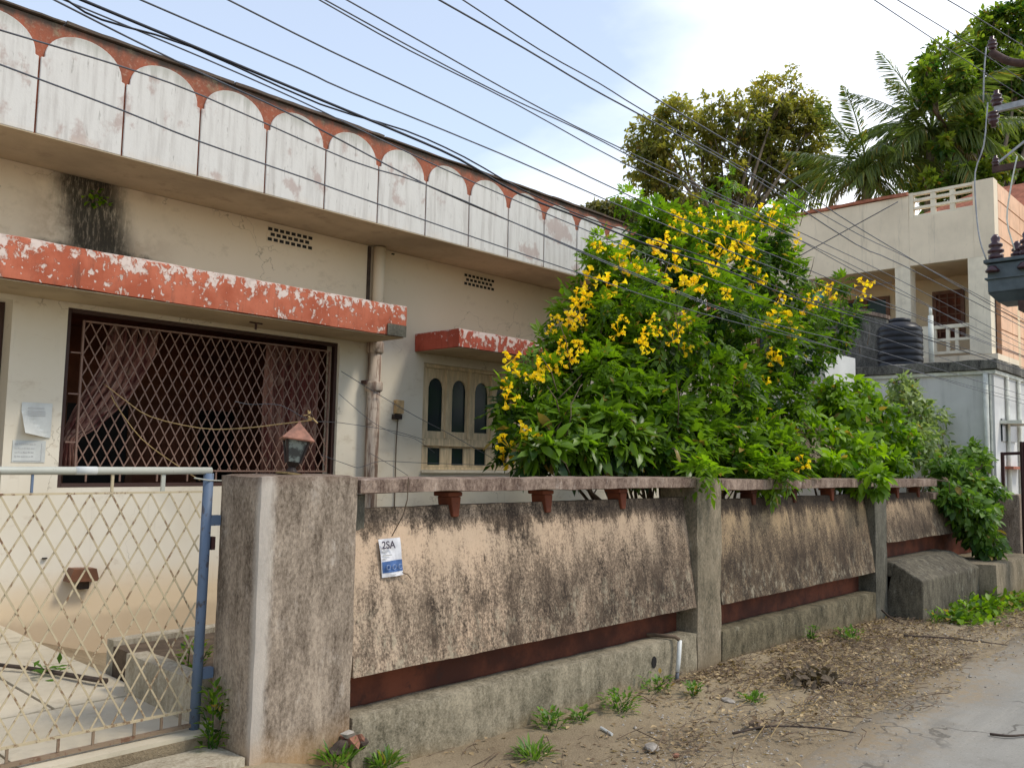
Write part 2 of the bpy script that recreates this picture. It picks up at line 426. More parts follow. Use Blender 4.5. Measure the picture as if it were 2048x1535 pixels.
c = k.mix(k.mul(k.step(k.noise(8, 5, 0.7), 0.55, 0.7), 0.7), c, (0.09, 0.06, 0.045))
MAT['pipe'] = k.color(c).m
simple('white_pvc', (0.62, 0.62, 0.58), 0.45, var=0.2)
simple('black_tank_plastic', (0.018, 0.019, 0.024), 0.4, var=0.3)
simple('black_cable', (0.014, 0.015, 0.022), 0.5, var=0.3)
simple('grey_cable', (0.085, 0.09, 0.105), 0.5, var=0.3)
simple('brown_cord', (0.12, 0.085, 0.055), 0.8, var=0.3)
simple('yellow_rope', (0.38, 0.27, 0.12), 0.9, var=0.35, scale=30)
simple('copper_lamp', (0.27, 0.115, 0.07), 0.55, 0.4, var=0.35, scale=20)
simple('lamp_iron', (0.035, 0.022, 0.018), 0.6, var=0.3)
k = M('dusty_lamp_glass', 0.35, 0.4)
k.color(k.mix(k.step(k.noise(24, 4), 0.45, 0.6), (0.05, 0.05, 0.045), (0.20, 0.22, 0.19)))
MAT['lamp_glass'] = k.m
simple('tan_plastic', (0.50, 0.34, 0.17), 0.6, var=0.3, scale=20)
simple('paper_white', (0.56, 0.57, 0.54), 0.9, var=0.12, scale=8)
simple('poster_paper', (0.66, 0.65, 0.66), 0.8, var=0.2, scale=14)
simple('paper_print_grey', (0.47, 0.47, 0.46), 0.9, var=0.1)
simple('ink_dark', (0.09, 0.075, 0.095), 0.9, var=0.2)
simple('ink_blue', (0.07, 0.14, 0.32), 0.8, var=0.3, scale=20)
simple('ink_pale_blue', (0.30, 0.38, 0.55), 0.8, var=0.2, scale=20)
simple('grey_stone', (0.36, 0.32, 0.27), 0.9, var=0.4, scale=14, bump=0.5)
simple('brick_rubble', (0.26, 0.12, 0.075), 0.95, var=0.5, scale=14, bump=0.6)
simple('dead_twig', (0.15, 0.105, 0.07), 0.95, var=0.5, scale=9)
simple('dead_branch_dark', (0.07, 0.05, 0.038), 0.95, var=0.4, scale=9)
simple('bark', (0.17, 0.13, 0.09), 0.95, var=0.4, scale=10, stretch=(1, 1, 0.3), bump=0.6)
simple('palm_bark', (0.22, 0.18, 0.13), 0.95, var=0.4, scale=8, bump=0.6)
simple('neighbour_plaster', (0.77, 0.655, 0.49), 0.9, var=0.1, scale=1.3)
simple('neighbour_inner_plaster', (0.74, 0.58, 0.38), 0.9, var=0.12, scale=1.5)
simple('neighbour_trim', (0.78, 0.69, 0.53), 0.9, var=0.12, scale=3)
simple('red_tile_coping', (0.36, 0.13, 0.075), 0.85, var=0.3, scale=7)
simple('peach_wall_tile', (0.80, 0.49, 0.30), 0.6, var=0.14, scale=2)
simple('tile_joint', (0.40, 0.22, 0.13), 0.9, var=0.2)
simple('white_outhouse_wall', (0.66, 0.65, 0.62), 0.9, var=0.12, scale=1.2)
simple('off_white_trim', (0.66, 0.66, 0.58), 0.8, var=0.2, scale=6)
simple('teal_wall', (0.30, 0.46, 0.40), 0.9, var=0.2, scale=2)
simple('teal_cloth', (0.07, 0.30, 0.34), 0.9, var=0.3, scale=12)
simple('transformer_paint', (0.085, 0.105, 0.115), 0.55, 0.4, var=0.3, scale=5)
simple('transformer_underside_shade', (0.06, 0.075, 0.085), 0.55, 0.4, var=0.3, scale=5)  # darker copy of the tank paint: underside shade put into the colour
simple('insulator_glaze', (0.055, 0.02, 0.026), 0.3, 0.5, var=0.3, scale=12)
simple('galvanised_steel', (0.33, 0.33, 0.34), 0.5, 0.5, 0.3, var=0.25, scale=10)
simple('rusty_steel', (0.075, 0.04, 0.032), 0.7, var=0.4, scale=10)
simple('pole_concrete', (0.36, 0.34, 0.31), 0.9, var=0.2, scale=4)
simple('dark_timber', (0.055, 0.032, 0.025), 0.8, var=0.4, scale=4)
simple('garden_soil', (0.12, 0.085, 0.055), 1.0, var=0.4, scale=9, bump=0.6)

for nm_, dirt in (('neighbour_plaster', (0.36, 0.31, 0.24)), ('neighbour_trim', (0.42, 0.36, 0.27)), ('peach_wall_tile', (0.42, 0.26, 0.17)), ('white_outhouse_wall', (0.36, 0.36, 0.34)), ('teal_wall', (0.15, 0.20, 0.17)), ('soffit_tan', (0.27, 0.20, 0.13))):
    k = M.__new__(M)
    k.m = MAT[nm_]; k.t = k.m.node_tree; k.p = k.t.nodes['Principled BSDF']; k._pos = None
    src = k.p.inputs['Base Color'].links[0].from_socket
    f_ = k.mul(k.step(k.noise(1.0, 6, 0.72, (5, 5, 0.55)), 0.52, 0.72), 0.55)
    f_ = k.math('MAXIMUM', f_, k.mul(k.step(k.noise(2.6, 6, 0.72), 0.58, 0.72), 0.4))
    k.color(k.mix(f_, src, dirt))
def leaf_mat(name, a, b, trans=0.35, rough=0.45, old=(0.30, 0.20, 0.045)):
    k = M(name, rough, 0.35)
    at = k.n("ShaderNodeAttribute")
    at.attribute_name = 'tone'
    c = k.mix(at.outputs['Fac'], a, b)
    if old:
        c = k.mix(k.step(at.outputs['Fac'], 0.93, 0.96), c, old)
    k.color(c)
    out = [n for n in k.t.nodes if n.type == 'OUTPUT_MATERIAL'][0]
    tr = k.n("ShaderNodeBsdfTranslucent")
    x = k.n("ShaderNodeMix")
    x.data_type = 'RGBA'
    x.blend_type = 'MULTIPLY'
    x.inputs['Factor'].default_value = 1
    k.l(c, x.inputs['A'])
    x.inputs['B'].default_value = (1.9, 2.0, 0.9, 1)
    k.l(x.outputs['Result'], tr.inputs[0])
    ms = k.n("ShaderNodeMixShader")
    ms.inputs[0].default_value = trans
    k.l(k.p.outputs[0], ms.inputs[1])
    k.l(tr.outputs[0], ms.inputs[2])
    k.l(ms.outputs[0], out.inputs[0])
    MAT[name] = k.m
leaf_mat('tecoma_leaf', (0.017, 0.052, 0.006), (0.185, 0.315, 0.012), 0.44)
leaf_mat('bright_shrub_leaf', (0.028, 0.085, 0.006), (0.24, 0.39, 0.010), 0.42)
leaf_mat('pale_shrub_leaf', (0.10, 0.17, 0.05), (0.36, 0.42, 0.20))
leaf_mat('creeper_leaf', (0.03, 0.085, 0.012), (0.17, 0.29, 0.035))
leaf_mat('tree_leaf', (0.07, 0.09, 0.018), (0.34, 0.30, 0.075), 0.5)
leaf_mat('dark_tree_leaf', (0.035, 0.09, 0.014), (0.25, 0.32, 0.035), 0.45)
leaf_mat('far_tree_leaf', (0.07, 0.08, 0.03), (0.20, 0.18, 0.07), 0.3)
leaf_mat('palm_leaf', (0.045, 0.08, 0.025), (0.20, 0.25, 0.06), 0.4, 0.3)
leaf_mat('old_palm_leaf', (0.10, 0.085, 0.025), (0.22, 0.17, 0.05), 0.25, 0.5)
leaf_mat('weed_leaf', (0.05, 0.12, 0.015), (0.17, 0.30, 0.04))
leaf_mat('dry_leaf', (0.10, 0.06, 0.035), (0.50, 0.37, 0.20), 0.1, 0.8, None)
leaf_mat('dead_leaf_cluster', (0.10, 0.07, 0.045), (0.34, 0.27, 0.18), 0.1, 0.8, None)
leaf_mat('tecoma_flower', (0.78, 0.46, 0.006), (0.90, 0.74, 0.03), 0.4, 0.5, None)
leaf_mat('broad_leaf', (0.018, 0.052, 0.007), (0.17, 0.29, 0.016), 0.38, 0.36)

# ------------------------------------------------------------------ mesh helpers
class MB:
    def __init__(s):
        s.v, s.f = [], []
    def box(s, x0, x1, y0, y1, z0, z1):
        b = len(s.v)
        s.v += [(x0, y0, z0), (x1, y0, z0), (x1, y1, z0), (x0, y1, z0), (x0, y0, z1), (x1, y0, z1), (x1, y1, z1), (x0, y1, z1)]
        s.f += [tuple(b + i for i in q) for q in ((0, 3, 2, 1), (4, 5, 6, 7), (0, 1, 5, 4), (1, 2, 6, 5), (2, 3, 7, 6), (3, 0, 4, 7))]
        return s
    def hexa(s, p):
        b = len(s.v)
        s.v += [tuple(q) for q in p]
        s.f += [tuple(b + i for i in q) for q in ((0, 3, 2, 1), (4, 5, 6, 7), (0, 1, 5, 4), (1, 2, 6, 5), (2, 3, 7, 6), (3, 0, 4, 7))]
        return s
    def bar(s, a, b, w, h, up=(0, 0, 1)):
        a, b = Vector(a), Vector(b)
        d = (b - a).normalized()
        sd = d.cross(Vector(up))
        if sd.length < 1e-4:
            sd = d.cross(Vector((1, 0, 0)))
        sd.normalize()
        u = sd.cross(d)
        sd, u = sd * w / 2, u * h / 2
        return s.hexa([a - sd - u, a + sd - u, a + sd + u, a - sd + u, b - sd - u, b + sd - u, b + sd + u, b - sd + u])
    def tube(s, pts, r, n=8, r1=None, cap=True):
        pts = [Vector(p) for p in pts]
        b0 = len(s.v)
        m = len(pts)
        ref = None
        for i, p in enumerate(pts):
            d = (pts[min(i + 1, m - 1)] - pts[max(i - 1, 0)]).normalized()
            if ref is None:
                ref = d.orthogonal().normalized()
            ref = (ref - d * ref.dot(d))
            ref = ref.normalized() if ref.length > 1e-6 else d.orthogonal().normalized()
            o = d.cross(ref)
            rr = r if r1 is None else r + (r1 - r) * i / max(1, m - 1)
            for j in range(n):
                a = 2 * math.pi * j / n
                s.v.append(tuple(p + (ref * math.cos(a) + o * math.sin(a)) * rr))
        for i in range(m - 1):
            for j in range(n):
                a, c = b0 + i * n + j, b0 + i * n + (j + 1) % n
                s.f.append((a, c, c + n, a + n))
        if cap:
            s.f.append(tuple(b0 + j for j in reversed(range(n))))
            s.f.append(tuple(b0 + (m - 1) * n + j for j in range(n)))
        return s
    def lathe(s, prof, c=(0, 0, 0), n=16):
        b0 = len(s.v)
        for r, z in prof:
            for j in range(n):
                a = 2 * math.pi * j / n
                s.v.append((c[0] + r * math.cos(a), c[1] + r * math.sin(a), c[2] + z))
        for i in range(len(prof) - 1):
            for j in range(n):
                a, d = b0 + i * n + j, b0 + i * n + (j + 1) % n
                s.f.append((a, d, d + n, a + n))
        s.f.append(tuple(b0 + j for j in reversed(range(n))))
        s.f.append(tuple(b0 + (len(prof) - 1) * n + j for j in range(n)))
        return s
    def prism_y(s, poly, y0, y1):
        """polygon in (x, z), counter-clockwise seen from -Y, extruded y0 -> y1"""
        b = len(s.v)
        n = len(poly)
        s.v += [(x, y0, z) for x, z in poly] + [(x, y1, z) for x, z in poly]
        s.f.append(tuple(b + i for i in range(n)))
        s.f.append(tuple(b + n + i for i in reversed(range(n))))
        for i in range(n):
            j = (i + 1) % n
            s.f.append((b + i, b + n + i, b + n + j, b + j))
        return s
    def poly(s, pts):
        b = len(s.v)
        s.v += [tuple(p) for p in pts]
        s.f.append(tuple(range(b, b + len(pts))))
        return s
    def mesh(s, name, mat, smooth=False):
        me = bpy.data.meshes.new(name)
        me.from_pydata(s.v, [], s.f)
        me.materials.append(mat if not isinstance(mat, str) else MAT[mat])
        if smooth:
            me.polygons.foreach_set('use_smooth', [True] * len(me.polygons))
        me.update()
        return me
    def build(s, name, mat, parent=None, smooth=False, bevel=0.0, **tags):
        return link(name, s.mesh(name, mat, smooth), parent, bevel, **tags)

def link(name, me, parent=None, bevel=0.0, **tags):
    o = bpy.data.objects.new(name, me)
    COL.objects.link(o)
    if parent:
        o.parent = parent
    if bevel:
        b = o.modifiers.new('edge', 'BEVEL')
        b.width = bevel
        b.segments = 2
        b.limit_method = 'ANGLE'
    for k_, v_ in tags.items():
        if v_ is not None:
            o[k_] = v_
    return o

def thing(name, label, cat, loc=(0, 0, 0), group=None):
    o = bpy.data.objects.new(name, None)
    o.empty_display_size = 0.2
    COL.objects.link(o)
    o['label'] = label
    o['category'] = cat
    if group:
        o['group'] = group
    return o

def rough_box(name, mat, parent, x0, x1, y0, y1, z0, z1, cell=0.07, amp=0.006, bev=0.012, **tags):
    """a masonry block with slightly wavering faces and worn arrises"""
    import bmesh
    bm = bmesh.new()
    nx, ny, nz = (max(1, min(90, int(round(abs(b - a) / cell)))) for a, b in ((x0, x1), (y0, y1), (z0, z1)))
    key = {}
    def vert(i, j, l):
        kk = (i, j, l)
        if kk not in key:
            p = Vector((x0 + (x1 - x0) * i / nx, y0 + (y1 - y0) * j / ny, z0 + (z1 - z0) * l / nz))
            n = Vector((-1 if i == 0 else (1 if i == nx else 0), -1 if j == 0 else (1 if j == ny else 0), -1 if l == 0 else (1 if l == nz else 0)))
            q = mnoise.noise_vector(p * 3.1) * amp + mnoise.noise_vector(p * 11.0) * amp * 0.5
            if abs(n.x) + abs(n.y) + abs(n.z) > 1.5:
                q -= n * (bev * (0.5 + 0.5 * abs(mnoise.noise(p * 4.0))))
            key[kk] = bm.verts.new(p + q)
        return key[kk]
    for i in range(nx):
        for j in range(ny):
            bm.faces.new((vert(i, j, 0), vert(i, j + 1, 0), vert(i + 1, j + 1, 0), vert(i + 1, j, 0)))
            bm.faces.new((vert(i, j, nz), vert(i + 1, j, nz), vert(i + 1, j + 1, nz), vert(i, j + 1, nz)))
    for i in range(nx):
        for l in range(nz):
            bm.faces.new((vert(i, 0, l), vert(i + 1, 0, l), vert(i + 1, 0, l + 1), vert(i, 0, l + 1)))
            bm.faces.new((vert(i, ny, l), vert(i, ny, l + 1), vert(i + 1, ny, l + 1), vert(i + 1, ny, l)))
    for j in range(ny):
        for l in range(nz):
            bm.faces.new((vert(0, j, l), vert(0, j, l + 1), vert(0, j + 1, l + 1), vert(0, j + 1, l)))
            bm.faces.new((vert(nx, j, l), vert(nx, j + 1, l), vert(nx, j + 1, l + 1), vert(nx, j, l + 1)))
    me = bpy.data.meshes.new(name)
    bm.to_mesh(me)
    bm.free()
    me.materials.append(MAT[mat])
    me.polygons.foreach_set('use_smooth', [True] * len(me.polygons))
    me.set_sharp_from_angle(angle=math.radians(38))
    return link(name, me, parent, **tags)

def arr_mesh(name, V, Fc, mat, tone=None, nper=3):
    V = np.asarray(V, np.float32).reshape(-1, 3)
    Fc = np.asarray(Fc, np.int32).reshape(-1, nper)
    me = bpy.data.meshes.new(name)
    me.vertices.add(len(V))
    me.vertices.foreach_set('co', V.ravel())
    me.loops.add(Fc.size)
    me.loops.foreach_set('vertex_index', Fc.ravel())
    me.polygons.add(len(Fc))
    me.polygons.foreach_set('loop_start', np.arange(0, Fc.size, nper, dtype=np.int32))
    me.polygons.foreach_set('loop_total', np.full(len(Fc), nper, np.int32))
    if tone is not None:
        a = me.attributes.new('tone', 'FLOAT', 'POINT')
        a.data.foreach_set('value', np.asarray(tone, np.float32))
    me.materials.append(MAT[mat] if isinstance(mat, str) else mat)
    me.update(calc_edges=True)
    return me

def unit(a):
    return a / np.maximum(1e-6, np.linalg.norm(a, axis=-1, keepdims=True))

def leaves(base, d, up, L, Wd, tone, six=False):
    """arrays of leaves: base points, direction, rough up, length, width"""
    n = len(base)
    d = unit(d)
    s_ = unit(np.cross(d, up))
    u = np.cross(s_, d)
    L = np.broadcast_to(np.asarray(L).reshape(-1, 1), (n, 1))
    Wd = np.broadcast_to(np.asarray(Wd).reshape(-1, 1), (n, 1))
    if not six:
        tip = base + d * L - u * L * 0.12
        m = base + d * L * 0.45
        a = m + s_ * Wd * 0.5 + u * Wd * 0.14
        b = m - s_ * Wd * 0.5 + u * Wd * 0.14
        V = np.stack([base, a, tip, b], 1)
        F0 = np.array([[0, 1, 2], [0, 2, 3]])
        k_ = 4
    else:
        m1 = base + d * L * 0.30
        m2 = base + d * L * 0.66 - u * L * 0.05
        tip = base + d * L - u * L * 0.20
        V = np.stack([base, m1 + s_ * Wd * 0.5 + u * Wd * 0.12, m2 + s_ * Wd * 0.40 + u * Wd * 0.06, tip,
                      m2 - s_ * Wd * 0.40 + u * Wd * 0.06, m1 - s_ * Wd * 0.5 + u * Wd * 0.12, m2], 1)
        F0 = np.array([[0, 1, 6], [1, 2, 6], [2, 3, 6], [3, 4, 6], [4, 5, 6], [5, 0, 6]])
        k_ = 7
    Fc = (F0[None] + (np.arange(n) * k_)[:, None, None]).reshape(-1, 3)
    return V.reshape(-1, 3), Fc, np.repeat(np.asarray(tone), k_)

def rnd_dirs(n):
    v = RNG.normal(size=(n, 3))
    return unit(v)

def crown(blobs, n_cl, n_lf, L, Wd, shell=0.6, cl_r=0.28, tone_c=0.45, up_tone=0.25, droop=0.3, six=False):
    """leaf clumps spread through a set of ball-shaped regions; leaves of a clump share a tone"""
    B = np.array(blobs, float)
    w = B[:, 3] ** 2
    idx = RNG.choice(len(B), size=n_cl, p=w / w.sum())
    u = rnd_dirs(n_cl)
    rad = B[idx, 3] * (shell + (1 - shell) * RNG.random(n_cl) ** 0.6)
    cc = B[idx, :3] + u * rad[:, None]
    ct = np.clip(tone_c + up_tone * u[:, 2] * 0.5 + RNG.normal(size=n_cl) * 0.22, 0, 1)  # clumps on top made lighter: sunlight painted into the leaf tone
    cr_ = B[idx, 3] * cl_r * (0.6 + 0.8 * RNG.random(n_cl))
    ci = np.repeat(np.arange(n_cl), n_lf)
    n = len(ci)
    off = rnd_dirs(n) * (RNG.random(n) ** 0.5)[:, None] * cr_[ci][:, None]
    off[:, 2] *= 0.75
    base = cc[ci] + off
    d = unit(off / np.maximum(1e-3, cr_[ci][:, None]) * 0.45 + u[ci] * 0.4 + rnd_dirs(n) * 0.85 + np.array([0, 0, -droop]))
    up = unit(np.array([0, -0.2, 1.0]) + rnd_dirs(n) * 0.75)
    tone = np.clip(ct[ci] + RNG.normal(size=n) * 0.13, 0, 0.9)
    tone[RNG.random(n) < 0.025] = 1.0
    ll = L * (0.45 + 0.95 * RNG.random(n))
    return leaves(base, d, up, ll, ll * Wd / L, tone, six), cc

def pinnate(blobs, n_leaf, rachis, leaflet, lw, pairs=3, shell=0.55, tone_c=0.45, up_tone=0.35, droop=0.35):
    """compound leaves (paired leaflets on a stalk) through ball-shaped regions"""
    B = np.array(blobs, float)
    w = B[:, 3] ** 2
    idx = RNG.choice(len(B), size=n_leaf, p=w / w.sum())
    u = rnd_dirs(n_leaf)
    rad = B[idx, 3] * (shell + (1.08 - shell) * RNG.random(n_leaf) ** 0.7)
    p = B[idx, :3] + u * rad[:, None]
    cl = np.array([mnoise.noise(Vector(q) * 2.3) for q in p])
    t = np.clip(tone_c + up_tone * u[:, 2] * 0.5 + cl * 0.85 + RNG.normal(size=n_leaf) * 0.14, 0, 1)  # upper leaves toned lighter, lower ones darker: sun and shade in colour
    d = unit(u * 0.8 + rnd_dirs(n_leaf) * 0.8 + np.array([0, 0, -droop + 0.2]))
    side = unit(np.cross(d, unit(np.array([0, 0, 1.0]) + rnd_dirs(n_leaf) * 0.4)))
    upv = np.cross(side, d)
    bs, ds, us, ls, ts = [], [], [], [], []
    for k_ in range(pairs):
        fr = (k_ + 0.6) / pairs
        q = p + d * rachis * fr - np.array([0, 0, 1.0]) * rachis * 0.22 * fr ** 2
        for sg in (-1, 1):
            bs.append(q); ds.append(d * 0.75 + side * sg * 0.9 - upv * 0.15); us.append(upv)
            ls.append(leaflet * (0.8 + 0.4 * RNG.random(n_leaf))); ts.append(t)
    bs.append(p + d * rachis - np.array([0, 0, 1.0]) * rachis * 0.22); ds.append(d); us.append(upv)
    ls.append(leaflet * (1.0 + 0.4 * RNG.random(n_leaf))); ts.append(t)
    ts = np.concatenate(ts)
    ts = np.clip(ts + RNG.normal(size=len(ts)) * 0.07, 0, 0.9)
    ts[RNG.random(len(ts)) < 0.02] = 1.0
    ls = np.concatenate(ls)
    return leaves(np.concatenate(bs), np.concatenate(ds), np.concatenate(us), ls, ls * lw / leaflet, ts)

def join_leaf(parts):
    V, Fc, T, off = [], [], [], 0
    for v, f, t in parts:
        V.append(v); Fc.append(f + off); T.append(t); off += len(v)
    return np.concatenate(V), np.concatenate(Fc), np.concatenate(T)

def catenary(pts, n=6):
    """Catmull-Rom through points"""
    P = [Vector(p) for p in pts]
    P = [P[0] * 2 - P[1]] + P + [P[-1] * 2 - P[-2]]
    out = []
    for i in range(1, len(P) - 2):
        for j in range(n):
            t = j / n
            a, b, c, d = P[i - 1], P[i], P[i + 1], P[i + 2]
            out.append(0.5 * ((2 * b) + (c - a) * t + (2 * a - 5 * b + 4 * c - d) * t * t + (3 * b - a - 3 * c + d) * t ** 3))
    out.append(P[-2])
    return out

def gz(x, y=3.4):
    xs = (-400, 2.3, 3.6, 9.0, 10.7, 14.0, 22.0, 400)
    zs = (-0.27, -0.27, -0.28, -0.26, -0.32, -0.40, -0.55, -0.55)
    z = zs[-1]
    for i in range(len(xs) - 1):
        if x <= xs[i + 1]:
            t = (x - xs[i]) / (xs[i + 1] - xs[i])
            z = zs[i] + (zs[i + 1] - zs[i]) * t
            break
    def sm(v):
        v = max(0.0, min(1.0, v))
        return v * v * (3 - 2 * v)
    return z + 0.25 * sm((3.5 - x) / 1.1) * sm((y - 2.7) / 1.2)     # cement apron up to the gate

